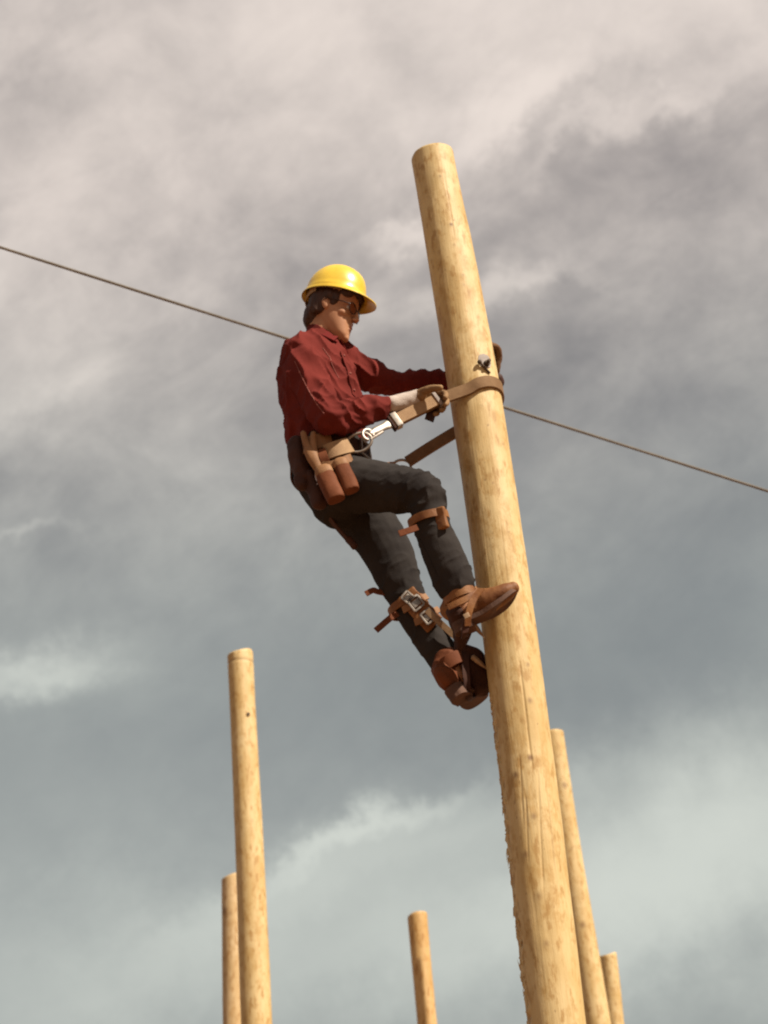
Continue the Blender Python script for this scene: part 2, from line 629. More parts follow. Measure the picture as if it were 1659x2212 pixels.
def zdepth(p):
    return (p - CAM).dot(CF)


def make_pole(name, label, Y, marks, mat, seg, dz, seed, group, notches=None, checks=(), knots=(), ring=None, hole=None, splinters=0):
    """marks: (picture row, left edge, right edge), top first"""
    axis, rad = [], []
    for v, l, r in marks:
        c = P((l + r) / 2, v, Y)
        axis.append(c)
        rad.append((r - l) / 2 * zdepth(c) / F * 1.005)
    top, low = axis[0], axis[-1]
    # on down to the ground
    d = (axis[-1] - axis[-2]).normalized()
    foot = low + d * ((low.z + 0.05) / -d.z)
    foot.x = 0.6 * foot.x + 0.4 * low.x
    rows = catmull([list(a) + [r] for a, r in zip(axis, rad)], 40)
    rows.append(np.array(list(foot) + [rad[-1] * 1.05]))
    zz = np.array([r[2] for r in rows])[::-1]
    xs = np.array([r[0] for r in rows])[::-1]
    ys = np.array([r[1] for r in rows])[::-1]
    rs = np.array([r[3] for r in rows])[::-1]
    rnd = random.Random(seed)
    z0, z1 = zz[0], top.z
    zvis = low.z - 0.15
    zs = np.concatenate([np.linspace(z0, zvis, 30)[:-1], np.arange(zvis, z1, dz), [z1]])
    th = np.linspace(0, 2 * math.pi, seg, endpoint=False)       # 0 = +x (right), -pi/2 = towards camera
    X, Yc, Rr = np.interp(zs, zz, xs), np.interp(zs, zz, ys), np.interp(zs, zz, rs)
    R = np.repeat(Rr[:, None], seg, 1)
    mark = np.zeros_like(R)
    TH, Z = np.meshgrid(th, zs)
    off = V3((seed * 5.3, seed * 2.1, 0))
    for i in range(len(zs)):
        for j in range(0, seg, 4):
            a = th[j]
            w = noise.noise(V3((math.cos(a) * 1.1, math.sin(a) * 1.1, zs[i] * 0.9)) + off) * 0.0035 \
                + noise.noise(V3((math.cos(a) * 3, math.sin(a) * 3, zs[i] * 6)) + off) * 0.0016
            R[i, j] += w
    idx = np.arange(0, seg + 1, 4)
    for i in range(len(zs)):
        vals = R[i, idx % seg]
        R[i] = np.interp(np.arange(seg), idx, vals)

    def dth(a):
        return (TH - a + math.pi) % (2 * math.pi) - math.pi

    def put_knot(a, z, r, dark, bulge=0.0012):
        q = np.sqrt((dth(a) * Rr.mean()) ** 2 + (Z - z) ** 2 * 0.8) / r
        k = np.exp(-(q ** 2))
        mark[:] = np.maximum(mark, k * dark)
        R[:] += bulge * np.exp(-(q / 1.7) ** 2) - 0.4 * bulge * np.exp(-(q * 1.8) ** 2)
    for u, v, r, dk in knots:
        p = P(u, v, Y)
        i = int(np.argmin(abs(zs - p.z)))
        s = max(-0.95, min(0.95, (p.x - X[i]) / Rr[i]))
        put_knot(-math.acos(s), p.z, r, dk)
    for k in range(int((z1 - zvis) * 9)):
        put_knot(rnd.uniform(0, 6.28), rnd.uniform(zvis, z1 - 0.1), rnd.uniform(0.004, 0.010), rnd.uniform(0.15, 0.45), 0.0006)
    # drying cracks that run with the grain
    for (u0, v0), (u1, v1), wdt, dep in checks:
        p0, p1 = P(u0, v0, Y), P(u1, v1, Y)
        lo_, hi_ = min(p0.z, p1.z), max(p0.z, p1.z)
        f = (Z - lo_) / (hi_ - lo_)
        env = np.clip(np.minimum(f, 1 - f) * 6, 0, 1) * ((f > 0) & (f < 1))
        a0 = -math.acos(max(-1, min(1, (p0.x - np.interp(p0.z, zs, X)) / np.interp(p0.z, zs, Rr))))
        a1 = -math.acos(max(-1, min(1, (p1.x - np.interp(p1.z, zs, X)) / np.interp(p1.z, zs, Rr))))
        zz_ = np.clip((zs - p0.z) / (p1.z - p0.z), 0, 1)
        ac = a0 + (a1 - a0) * zz_ + np.array([0.03 * noise.noise(V3((z * 3.5, seed, u0))) for z in zs])
        q = ((TH - ac[:, None] + math.pi) % (2 * math.pi) - math.pi) * Rr.mean() / wdt
        R[:] -= 0.38 * dep * env * np.exp(-q * q)
        mark[:] = np.maximum(mark, 0.30 * env * np.exp(-q * q * 1.2))
    # bites that climbing spurs left
    if notches:
        a_lo, a_hi, n_, v0, v1 = notches
        zt, zb = P(marks[0][1], v0, Y).z, P(marks[-1][1], v1, Y).z
        for k in range(n_):
            a, z = rnd.uniform(a_lo, a_hi), zb + (zt - zb) * rnd.random() ** 1.4
            big_ = 0.35 + 1.3 * rnd.random() ** 2
            q = (dth(a) * Rr.mean() / rnd.uniform(0.005, 0.010)) ** 2
            dzv = (Z - z) / rnd.uniform(0.012, 0.022)
            R[:] -= big_ * rnd.uniform(0.0015, 0.004) * np.exp(-q - dzv ** 2)
            R[:] += big_ * rnd.uniform(0.0010, 0.0040) * np.exp(-q - ((Z - z - 0.022) / 0.009) ** 2)
            mark[:] = np.maximum(mark, 0.45 * np.exp(-q - dzv ** 2 * 1.4))
    if ring:
        zr = P(marks[0][1], ring, Y).z
        R[:] -= 0.004 * np.exp(-((Z - zr) / 0.008) ** 2)
        mark[:] = np.maximum(mark, 0.6 * np.exp(-((Z - zr) / 0.009) ** 2))
    # rounded rim and slightly slanting saw cut at the top
    rim = np.clip((Z - (z1 - 0.012)) / 0.012, 0, 1)
    R *= 1 - 0.07 * rim ** 2
    PX = X[:, None] + R * np.cos(TH)
    PY = Yc[:, None] + R * np.sin(TH)
    PZ = Z.copy()
    PZ += (np.clip((Z - z1 + 0.06) / 0.06, 0, 1)) * (0.012 * np.cos(TH) + 0.006 * np.sin(TH * 2 + seed))
    verts = np.stack([PX, PY, PZ], -1).reshape(-1, 3)
    nz_ = len(zs)
    faces = []
    for i in range(nz_ - 1):
        b = i * seg
        for j in range(seg):
            k = (j + 1) % seg
            faces.append((b + j, b + k, b + seg + k, b + seg + j))
    root = thing(name, label, 'pole', (X[0], Yc[0], 0.0), group)
    me = bpy.data.meshes.new('trunk')
    me.from_pydata(verts.tolist(), [], faces)
    at = me.attributes.new('mark', 'FLOAT', 'POINT')
    at.data.foreach_set('value', mark.ravel())
    part('shaft', me, mat, root)
    # saw-cut end
    cb = bmesh.new()
    c = cb.verts.new(V3((X[-1], Yc[-1], PZ[-1].mean() - 0.001)))
    ringv = [cb.verts.new(V3(verts[(nz_ - 1) * seg + j])) for j in range(seg)]
    for j in range(seg):
        cb.faces.new((c, ringv[j], ringv[(j + 1) % seg]))
    part('sawn_end', cb, mat, root, smooth=False)
    surf = bvh(me)
    if hole:
        bl = V3(root.location)
        p, nn = surf.ray_cast(CAM - bl, ray(*hole[:2]).normalized())[:2]
        hb = bmesh.new()
        q = nn.to_track_quat('Z', 'Y').to_matrix()
        bmesh.ops.create_cone(hb, cap_ends=True, segments=16, radius1=hole[2], radius2=hole[2] * 0.85, depth=0.012,
                              matrix=Matrix.Translation(p + bl + nn * 0.003) @ q.to_4x4())
        part('bolt', hb, M['rust'], root)
    if splinters:
        sb = bmesh.new()
        a_lo, a_hi, n_, v0, v1 = notches
        zt, zb = P(marks[0][1], v0, Y).z, P(marks[-1][1], v1, Y).z
        for k in range(splinters):
            a, z = rnd.uniform(a_lo, a_hi), rnd.uniform(zb, zt)
            rr = np.interp(z, zs, Rr)
            nrm = V3((math.cos(a), math.sin(a), 0))
            tg = V3((-math.sin(a), math.cos(a), 0))
            c = V3((np.interp(z, zs, X), np.interp(z, zs, Yc), z)) + nrm * rr
            up = 1 if rnd.random() < 0.35 else -1
            big_ = rnd.random() ** 3
            ln, w = 0.006 + 0.034 * big_ + rnd.uniform(0, 0.006), 0.0015 + 0.004 * rnd.random()
            tip = c + V3((0, 0, up * ln)) + nrm * (0.001 + 0.008 * big_ * rnd.random() + 0.003 * rnd.random())
            a1, a2 = sb.verts.new(c + tg * w - nrm * 0.003), sb.verts.new(c - tg * w - nrm * 0.003)
            a3 = sb.verts.new(c + nrm * 0.003 + V3((0, 0, up * 0.004)))
            a4 = sb.verts.new(tip)
            for f in ((a1, a2, a3), (a1, a3, a4), (a3, a2, a4), (a2, a1, a4)):
                sb.faces.new(f)
        bmesh.ops.recalc_face_normals(sb, faces=sb.faces)
        part('splinter', sb, mat, root, smooth=False, kind='stuff')
    return root, surf


YP = 4.5
MAIN = [(337, 889, 979), (713, 949, 1056), (1100, 1008, 1120), (1579, 1068, 1187), (1900, 1104, 1227), (2191, 1137, 1262), (2260, 1145, 1270)]
GRP = 'bare practice poles standing in the yard'
pole, pole_surf = make_pole(
    'utility_pole', 'near peeled wooden pole that the lineman is strapped to', YP, MAIN, M['wood'], 256, 0.006, 1, GRP,
    notches=(-3.65, -2.7, 150, 1530, 2212), splinters=110,
    checks=[((1118, 1440), (1150, 1690), 0.0035, 0.006), ((1158, 1660), (1172, 1960), 0.003, 0.004), ((1132, 1720), (1140, 1880), 0.003, 0.004),
            ((1180, 1720), (1196, 1900), 0.003, 0.003), ((1120, 1640), (1128, 1790), 0.003, 0.003), ((958, 400), (985, 560), 0.003, 0.002),
            ((1010, 1000), (1040, 1250), 0.003, 0.0025), ((1080, 1150), (1096, 1300), 0.003, 0.002)],
    knots=[(975, 517, 0.008, 0.9), (951, 413, 0.008, 0.6), (982, 560, 0.006, 0.5), (1000, 625, 0.007, 0.5), (1142, 1533, 0.011, 0.6), (1138, 1455, 0.009, 0.55),
           (1143, 1655, 0.011, 0.85), (1150, 1780, 0.012, 0.6), (1133, 1860, 0.014, 0.6), (1155, 1360, 0.010, 0.5), (1170, 1425, 0.009, 0.35),
           (1160, 1950, 0.016, 0.45), (1176, 2050, 0.012, 0.5), (1112, 1690, 0.012, 0.7), (1085, 980, 0.008, 0.4), (1040, 905, 0.007, 0.35)])
make_pole('utility_pole', 'tall pole with a saw ring below its top, left of the climbed pole', 10.0,
          [(1412, 491, 546), (1620, 500, 557), (1857, 509, 571), (2191, 520, 587), (2260, 522, 589)], M['wood_far'], 64, 0.012, 2, GRP,
          ring=1436, hole=(536, 1543, 0.014), knots=[(524, 1645, 0.02, 0.35), (512, 1700, 0.02, 0.35), (566, 1800, 0.02, 0.4), (548, 1780, 0.016, 0.4), (515, 1760, 0.03, 0.35)])
make_pole('utility_pole', 'short slim pole with a dark knot, tucked half behind the tall left pole', 11.6,
          [(1893, 479, 523), (2040, 480.5, 527), (2191, 481.5, 531), (2260, 482, 533)], M['wood_far_b'], 48, 0.014, 3, GRP,
          knots=[(487, 1972, 0.035, 0.8), (500, 1978, 0.02, 0.5)])
make_pole('utility_pole', 'short thin pole standing alone in the gap between the other poles', 13.0,
          [(1974, 880, 922), (2090, 890, 932), (2191, 899.5, 942), (2260, 905, 948)], M['wood_far_c'], 48, 0.014, 5, GRP)
make_pole('utility_pole', 'pole right behind the climbed pole, its top showing at that pole\'s right edge', 11.9,
          [(1583, 1168, 1216.5), (1800, 1199, 1250), (2000, 1229, 1283), (2191, 1256, 1316), (2260, 1266, 1327)], M['wood_far'], 48, 0.014, 6, GRP,
          knots=[(1218, 1703, 0.03, 0.7), (1232, 1840, 0.02, 0.4), (1256, 2004, 0.03, 0.7), (1205, 1620, 0.015, 0.4)])
make_pole('utility_pole', 'rightmost and lowest of the poles, only its upper end in view', 13.6,
          [(2063, 1292, 1332), (2130, 1299, 1340), (2191, 1305, 1346), (2260, 1312, 1354)], M['wood_far'], 48, 0.014, 8, GRP)

PB = V3(pole.location)


def on_pole(u, v, off=0.0):
    p, nn = pole_surf.ray_cast(CAM - PB, ray(u, v).normalized())[:2]
    return p + PB + nn * off, nn


# washer plate, bolt and nail on the near pole
c, nn = on_pole(1047, 780, 0.0)
tg = V3((0, 0, 1)).cross(nn).normalized()
wb = bmesh.new()
rows = []
for i in range(9):                                # square plate bent round the pole
    rowv = []
    for j in range(9):
        x, y = (i - 4) / 4, (j - 4) / 4
        q_ = max(abs(x), abs(y)) / max(1e-6, math.hypot(x, y)) if (x or y) else 1
        q_ = 0.25 + 0.75 * q_
        x, y = x * q_ * 0.026, y * q_ * 0.030
        rr = 0.088
        an = x / rr
        base = c + tg * (rr * math.sin(an)) - nn * (rr * (1 - math.cos(an))) + V3((0, 0, 1)) * y
        rowv.append((base + nn * 0.003, base - nn * 0.004))
    rows.append(rowv)
fr = [[wb.verts.new(rows[i][j][0]) for j in range(9)] for i in range(9)]
bk = [[wb.verts.new(rows[i][j][1]) for j in range(9)] for i in range(9)]
for i in range(8):
    for j in range(8):
        wb.faces.new((fr[i][j], fr[i + 1][j], fr[i + 1][j + 1], fr[i][j + 1]))
        wb.faces.new((bk[i][j + 1], bk[i + 1][j + 1], bk[i + 1][j], bk[i][j]))
for i in range(8):
    for A in (0, 8):
        wb.faces.new((fr[i][A], fr[i + 1][A], bk[i + 1][A], bk[i][A]))
        wb.faces.new((fr[A][i], fr[A][i + 1], bk[A][i + 1], bk[A][i]))
bmesh.ops.recalc_face_normals(wb, faces=wb.faces)
washer = part('washer_plate', wb, M['galv'], pole)
bb = bmesh.new()
q = nn.to_track_quat('Z', 'Y').to_matrix().to_4x4()
bc = on_pole(1050, 787)[0]
bmesh.ops.create_cone(bb, cap_ends=True, segments=6, radius1=0.0125, radius2=0.0115, depth=0.014, matrix=Matrix.Translation(bc + nn * 0.009) @ q)
bmesh.ops.create_cone(bb, cap_ends=True, segments=14, radius1=0.007, radius2=0.006, depth=0.03, matrix=Matrix.Translation(bc + nn * 0.016) @ q)
part('bolt', bb, M['rust'], washer)
nb = bmesh.new()
h0, n0 = on_pole(1034, 786, 0.012)
h1, n1 = on_pole(1056, 806, 0.004)
tube(nb, [h0, h1], 0.0045, 10, 2)
ball(nb, h0, 0.009, 0.009, 0.009, seg=12)
part('spike', nb, M['rust'], pole)

# ------------------------------------------------------------------ overhead cable
cb = bmesh.new()
ca, cz = P(0, 534, 6.4), P(1659, 1061, 8.2)
dirc = (cz - ca).normalized()
e0, e1 = ca - dirc * 14, cz + dirc * ((cz.z - 0.02) / -dirc.z)
N = 160
side0 = V3((0, 0, 1))
for s in range(6):                                # six strands laid round one another
    pts = []
    for k in range(N * 8 + 1):
        f = k / (N * 8)
        p = e0.lerp(e1, f)
        p = p + V3((0, 0, -0.25 * 4 * f * (1 - f) + 0.0))
        pts.append(p)
    break
mid_ = [e0.lerp(e1, k / N) for k in range(N + 1)]
seg = 24
prev = None
for k in range(N + 1):
    row = []
    for j in range(seg):
        a = 2 * math.pi * j / seg
        rr = 0.0084 + 0.0005 * math.cos(6 * a + k * 1.3)
        t1 = dirc.cross(V3((0, 0, 1))).normalized()
        t2 = dirc.cross(t1)
        row.append(cb.verts.new(mid_[k] + t1 * rr * math.cos(a) + t2 * rr * math.sin(a)))
    if prev:
        for j in range(seg):
            cb.faces.new((prev[j], prev[(j + 1) % seg], row[(j + 1) % seg], row[j]))
    prev = row
cab = part('guy_cable', cb, M['cable'], None)
cab['label'] = 'single grey cable sloping down to the right behind the man and the near pole'
cab['category'] = 'cable'

# ------------------------------------------------------------------ the lineman: joints
YAW = math.radians(27)
FD = V3((math.cos(YAW), -math.sin(YAW), 0))      # way his chest faces
RT = V3((-math.sin(YAW), -math.cos(YAW), 0))     # his right hand side
UPV = V3((0, 0, 1))
pelvis = P(722, 1018, 4.50)
r_hip, l_hip = P(740, 1045, 4.40), P(745, 1075, 4.60)
r_knee, r_ank = P(915, 1068, 4.30), P(995, 1292, 4.34)
l_knee, l_ank = P(862, 1235, 4.57), P(992, 1440, 4.57)
waist, chest, neckb = P(712, 935, 4.50), P(694, 830, 4.50), P(698, 732, 4.50)
r_sh, l_sh = P(652, 790, 4.36), P(748, 790, 4.62)
r_el, r_wr = P(712, 905, 4.28), P(850, 873, 4.36)
l_el, l_wr = P(850, 828, 4.70), P(985, 820, 4.67)

person = thing('person', 'lineman in a maroon shirt and dark trousers leaning back high up on the near pole', 'person', tuple(pelvis))

# head frame
HP, HY = math.radians(-20), math.radians(-12)
hf = (V3((math.cos(HY), math.sin(HY), 0)) * math.cos(HP) + UPV * math.sin(HP)).normalized()
hl = UPV.cross(V3((math.cos(HY), math.sin(HY), 0))).normalized()
hu = hf.cross(hl).normalized()
HROT = Matrix((hf, hl, hu)).transposed()
HC = P(720, 674, 4.48)
HS = 1.03


def H(x, y, z):
    return HC + HROT @ (V3((x, y, z if z > 0 else z * 1.10)) * HS)


def hball(bm, x, y, z, rx, ry, rz, tilt=None):
    r = HROT @ tilt if tilt else HROT
    ball(bm, H(x, y, z), rx * HS, ry * HS, rz * HS, r)


HEAD = [  # height, front, back, half width
    (-.113, .074, .040, .014), (-.106, .084, .024, .026), (-.094, .089, .004, .037), (-.080, .088, -.018, .045), (-.064, .086, -.036, .052), (-.046, .084, -.052, .058), (-.026, .082, -.068, .063),
    (.0, .081, -.084, .067), (.024, .087, -.095, .070), (.050, .086, -.100, .073), (.076, .076, -.098, .072), (.100, .056, -.085, .063), (.118, .026, -.056, .042), (.127, -.004, -.030, .014)]


def add_head(bm):
    rows = catmull(HEAD, 4)
    seg, loops = 36, []
    for z, f, b_, w in rows:
        c, hd = (f + b_) / 2, (f - b_) / 2
        row = []
        for k in range(seg):
            a = 2 * math.pi * k / seg
            ca_, sa_ = math.cos(a), math.sin(a)
            pw = 2 / 2.25
            row.append(bm.verts.new(H(c + hd * math.copysign(abs(ca_) ** pw, ca_), w * math.copysign(abs(sa_) ** pw, sa_), z)))
        loops.append(row)
    for r0, r1 in zip(loops[:-1], loops[1:]):
        for k in range(seg):
            bm.faces.new((r0[k], r0[(k + 1) % seg], r1[(k + 1) % seg], r1[k]))
    bm.faces.new(list(reversed(loops[0])))
    bm.faces.new(loops[-1])
    for s in (-1, 1):
        hball(bm, -0.008, s * 0.070, -0.006, 0.013, 0.008, 0.025, Matrix.Rotation(-0.2, 3, 'Y'))   # ear
        hball(bm, -0.014, s * 0.075, -0.001, 0.009, 0.005, 0.017)
        hball(bm, 0.094, s * 0.009, -0.028, 0.009, 0.006, 0.007)          # nostril wing
        hball(bm, 0.052, s * 0.036, -0.022, 0.024, 0.024, 0.020)          # cheekbone
        loft(bm, [(H(0.085, s * 0.010, 0.023), 0.006, 0.006), (H(0.076, s * 0.034, 0.025), 0.006, 0.006), (H(0.058, s * 0.053, 0.017), 0.005, 0.005)], hu, 10, 4)
    hball(bm, 0.084, 0, -0.0555, 0.008, 0.019, 0.006)                     # upper lip
    hball(bm, 0.083, 0, -0.068, 0.008, 0.016, 0.006)                      # lower lip
    hball(bm, 0.078, 0, -0.100, 0.015, 0.019, 0.014)                      # chin
    loft(bm, [(H(0.080, 0, 0.016), 0.008, 0.010), (H(0.092, 0, -0.006), 0.008, 0.010), (H(0.104, 0, -0.025), 0.009, 0.009)], hl, 12, 5)
    loft(bm, [(H(-0.022, 0, -0.020), 0.050, 0.056), (H(-0.022, 0, -0.080), 0.050, 0.056), (neckb + V3((-0.006, 0, 0.01)), 0.055, 0.057), (neckb - V3((0.01, 0, 0.05)), 0.058, 0.056)],
         hl, 22, 5)


def hand(bm, Wp, D, Nn, S, curl, thick=0.0, thumb=(0.55, 0.7, 0.35), tcurl=0.5, spread=0.06, scale=1.0):
    """Wp wrist, D towards the fingers, Nn out of the palm, S towards the thumb"""
    D, Nn, S = D.normalized(), Nn.normalized(), S.normalized()
    k = scale
    loft(bm, [(Wp - D * 0.035 * k, 0.028 + thick, 0.022 + thick), (Wp, 0.029 + thick, 0.020 + thick), (Wp + D * 0.045 * k, 0.040 + thick, 0.016 + thick),
              (Wp + D * 0.088 * k, 0.042 + thick, 0.013 + thick)], S, 16, 4)
    ball(bm, Wp + D * 0.03 * k + S * 0.024 + Nn * 0.010, 0.020 + thick, 0.018 + thick, 0.018 + thick)
    lens_ = [(0.031, 0.040, 0.025, 0.021), (0.0105, 0.046, 0.029, 0.023), (-0.0105, 0.042, 0.027, 0.022), (-0.031, 0.033, 0.020, 0.019)]
    for i, (o, a, b, c_) in enumerate(lens_):
        base = Wp + D * (0.086 - abs(i - 1.2) * 0.004) * k + S * o * k
        d0 = (D + S * spread * (1.5 - i)).normalized()
        pts, ang = [(base - d0 * 0.016 * k)], 0
        p = base
        pts.append(p)
        for ln, cu in zip((a, b, c_), curl[i] if isinstance(curl[0], (tuple, list)) else curl):
            ang += cu
            p = p + (d0 * math.cos(ang) + Nn * math.sin(ang)) * ln * k
            pts.append(p)
        r = (0.0105, 0.0102, 0.0095, 0.0088, 0.0075)
        loft(bm, [(q_, x + thick, x + thick) for q_, x in zip(pts, r)], S, 12, 4)
    t0 = Wp + D * 0.022 * k + S * 0.026
    td = (D * thumb[0] + S * thumb[1] + Nn * thumb[2]).normalized()
    t1 = t0 + td * 0.040 * k
    td2 = (td * math.cos(tcurl) + (D * 0.8 + Nn * 0.6).normalized() * math.sin(tcurl)).normalized()
    t2 = t1 + td2 * 0.032 * k
    td3 = (td2 * math.cos(tcurl) + Nn * math.sin(tcurl)).normalized()
    t3 = t2 + td3 * 0.024 * k
    loft(bm, [(t0, 0.014 + thick, 0.014 + thick), (t1, 0.0125 + thick, 0.0125 + thick), (t2, 0.0112 + thick, 0.0112 + thick), (t3, 0.009 + thick, 0.009 + thick)], Nn, 12, 4)


# safety strap geometry is needed for the hands
axis_c = lambda z: V3((np.interp(z, [P(1003, 713, YP).z, P(962, 500, YP).z][::1], [P(1003, 713, YP).x, P(962, 500, YP).x]), YP, z))
ring_near = P(778, 956, 4.34)
ring_far = P(868, 1008, 4.655)
S_buck, S_keep = P(845, 915, 4.37), P(944, 866, 4.395)

R_HAND = dict(Wp=P(888, 866, 4.385), D=(P(945, 864, 4.42) - P(888, 866, 4.385)), Nn=V3((0.12, -0.55, -0.82)), S=V3((0.25, -0.80, 0.5)),
              curl=[(0.5, 0.9, 0.5), (0.55, 0.95, 0.5), (0.6, 0.95, 0.5), (0.7, 1.0, 0.5)], thumb=(0.6, 0.55, 0.45), tcurl=0.35, spread=0.12)
L_W = P(1060, 824, 4.61)
L_HAND = dict(Wp=L_W, D=(P(1070, 770, 4.58) - L_W), Nn=V3((-0.80, -0.58, 0.05)), S=V3((-0.55, 0.80, 0.1)),
              curl=[(0.35, 0.6, 0.4), (0.4, 0.65, 0.4), (0.4, 0.7, 0.4), (0.45, 0.7, 0.4)], thumb=(0.6, 0.6, 0.2), tcurl=0.3, spread=0.17)

# body: one continuous figure
bm = bmesh.new()
add_head(bm)
loft(bm, [(P(742, 1070, 4.5), 0.10, 0.08), (pelvis, 0.145, 0.10), (waist, 0.130, 0.092), (chest, 0.155, 0.105), (P(690, 785, 4.5), 0.140, 0.080), (neckb - V3((0.01, 0, 0.04)), 0.060, 0.052)],
     RT, 24, 5)
loft(bm, [(r_sh + RT * -0.03, 0.055, 0.055), (r_sh, 0.052, 0.054), (r_sh.lerp(r_el, 0.6), 0.043, 0.044), (r_el, 0.038, 0.038), (r_el.lerp(r_wr, 0.4), 0.036, 0.036), (r_wr, 0.025, 0.024), (R_HAND['Wp'], 0.026, 0.020)],
     RT, 16, 5)
loft(bm, [(l_sh + RT * 0.03, 0.055, 0.055), (l_sh, 0.052, 0.054), (l_sh.lerp(l_el, 0.6), 0.042, 0.043), (l_el, 0.037, 0.038), (l_el.lerp(l_wr, 0.4), 0.034, 0.034), (l_wr, 0.025, 0.024), (L_HAND['Wp'], 0.026, 0.020)],
     UPV, 16, 5)
loft(bm, [(r_hip, 0.085, 0.085), (P(800, 1050, 4.37), 0.078, 0.078), (P(868, 1058, 4.33), 0.062, 0.062), (P(905, 1072, 4.31), 0.050, 0.050), (P(916, 1105, 4.315), 0.044, 0.046),
          (P(934, 1150, 4.32), 0.045, 0.048), (P(960, 1215, 4.33), 0.040, 0.044), (P(988, 1280, 4.34), 0.034, 0.036), (P(1000, 1318, 4.36), 0.034, 0.036)], RT, 18, 5)
loft(bm, [(l_hip, 0.085, 0.085), (P(800, 1135, 4.59), 0.074, 0.074), (P(842, 1205, 4.58), 0.056, 0.058), (P(866, 1262, 4.57), 0.048, 0.050), (P(892, 1320, 4.57), 0.044, 0.047),
          (P(938, 1390, 4.57), 0.038, 0.040), (P(968, 1434, 4.56), 0.034, 0.036), (P(985, 1465, 4.55), 0.034, 0.036)], RT, 18, 5)
hand(bm, **R_HAND)
hand(bm, **L_HAND)
body = part('body', fused(bm, 0.0032, 4), M['skin'], person, label='bare face and neck, looking down')

# eyes and lips and brows
for s in (-1, 1):
    eb = bmesh.new()
    hball(eb, 0.064, s * 0.031, 0.003, 0.0125, 0.0125, 0.0115)
    eye = part('eye', eb, M['eye'], person)
    ib = bmesh.new()
    hball(ib, 0.0735, s * 0.031, 0.000, 0.0038, 0.0055, 0.0055)
    part('iris', ib, M['iris'], eye)
lb = bmesh.new()
hball(lb, 0.0856, 0, -0.0560, 0.0072, 0.017, 0.0042)
hball(lb, 0.0846, 0, -0.0672, 0.0072, 0.0145, 0.0045)
part('lips', fused(lb, 0.002, 2), M['lip'], person)

# hair
hb = bmesh.new()
hball(hb, -0.016, 0, 0.040, 0.092, 0.079, 0.082)
hball(hb, -0.064, 0, -0.026, 0.044, 0.062, 0.062)
for s in (-1, 1):
    hball(hb, -0.040, s * 0.058, 0.006, 0.042, 0.022, 0.056)
    hball(hb, -0.008, s * 0.068, 0.034, 0.030, 0.014, 0.026)
    hball(hb, 0.020, s * 0.064, 0.026, 0.020, 0.011, 0.036)
    hball(hb, 0.048, s * 0.050, 0.058, 0.034, 0.022, 0.026)
hball(hb, 0.066, 0, 0.078, 0.032, 0.05, 0.026)
hm = fused(hb, 0.0035, 2)


def hairfn(p):
    q = HROT.transposed() @ (p - HC)
    return 0.003 * noise.noise(V3((q.x * 70, q.y * 70, q.z * 14))) + 0.0025 * noise.noise(V3((q.x * 160, q.y * 160, q.z * 30)))


displace(hm, hairfn)
hair = part('hair', hm, M['hair'], person)
# spectacles
sp = thing('spectacles', 'dark framed spectacles on the lineman\'s face in the shade of his hat', 'spectacles', tuple(H(0.1, 0, 0.004)))
for s in (-1, 1):
    fb = bmesh.new()
    pts = []
    for k in range(21):
        a = 2 * math.pi * k / 20
        pts.append(H(0.094 - 0.012 * abs(math.cos(a) * 0.5 + 0.5) * 1, s * (0.033 + 0.024 * math.cos(a)), 0.002 + 0.019 * math.sin(a)))
    tube(fb, pts, 0.0022, 8, 1, hu)
    fo = part('frame', fb, M['frame'], sp)
    gb = bmesh.new()
    loop = [gb.verts.new(p) for p in pts[:-1]]
    gb.faces.new(loop)
    r_ = bmesh.ops.extrude_face_region(gb, geom=list(gb.faces))
    for v_ in [x for x in r_['geom'] if isinstance(x, bmesh.types.BMVert)]:
        v_.co += hf * 0.0015
    bmesh.ops.recalc_face_normals(gb, faces=gb.faces)
    part('lens', gb, M['lens'], fo, smooth=False)
    tb = bmesh.new()
    tube(tb, [H(0.083, s * 0.058, 0.006), H(0.05, s * 0.070, 0.008), H(0.0, s * 0.078, 0.012), H(-0.016, s * 0.079, 0.000)], 0.0022, 8, 4, hu)
    part('temple', tb, M['frame'], sp)
nb_ = bmesh.new()
tube(nb_, [H(0.094, -0.010, 0.006), H(0.099, 0, 0.010), H(0.094, 0.010, 0.006)], 0.0022, 8, 4, hu)
part('bridge', nb_, M['frame'], sp)

# ------------------------------------------------------------------ shirt
bm = bmesh.new()
loft(bm, [(P(716, 985, 4.5), 0.150, 0.112), (P(712, 950, 4.5), 0.158, 0.122), (P(700, 890, 4.5), 0.175, 0.142), (P(690, 830, 4.5), 0.184, 0.136), (P(689, 780, 4.5), 0.182, 0.110),
          (P(689, 756, 4.5), 0.125, 0.088), (P(691, 738, 4.5), 0.074, 0.070)], RT, 30, 6)
loft(bm, [(r_sh - RT * 0.05 + V3((0, 0, 0.0)), 0.070, 0.075), (r_sh, 0.066, 0.076), (r_sh.lerp(r_el, 0.45), 0.060, 0.066), (r_el + V3((0, 0, 0.005)), 0.058, 0.058), (r_el.lerp(r_wr, 0.35), 0.054, 0.056),
          (r_el.lerp(r_wr, 0.75), 0.042, 0.044), (P(822, 880, 4.34), 0.043, 0.043)], RT, 22, 6)
loft(bm, [(l_sh + RT * 0.05, 0.072, 0.075), (l_sh, 0.066, 0.074), (l_sh.lerp(l_el, 0.5), 0.062, 0.068), (l_el, 0.052, 0.054), (l_el.lerp(l_wr, 0.45), 0.043, 0.045), (P(968, 822, 4.67), 0.040, 0.040)],
     UPV, 22, 6)
ball(bm, P(640, 930, 4.47), 0.05, 0.08, 0.06)
sm = fused(bm, 0.005, 3)


def ridge(x):
    return 1 - abs(x)


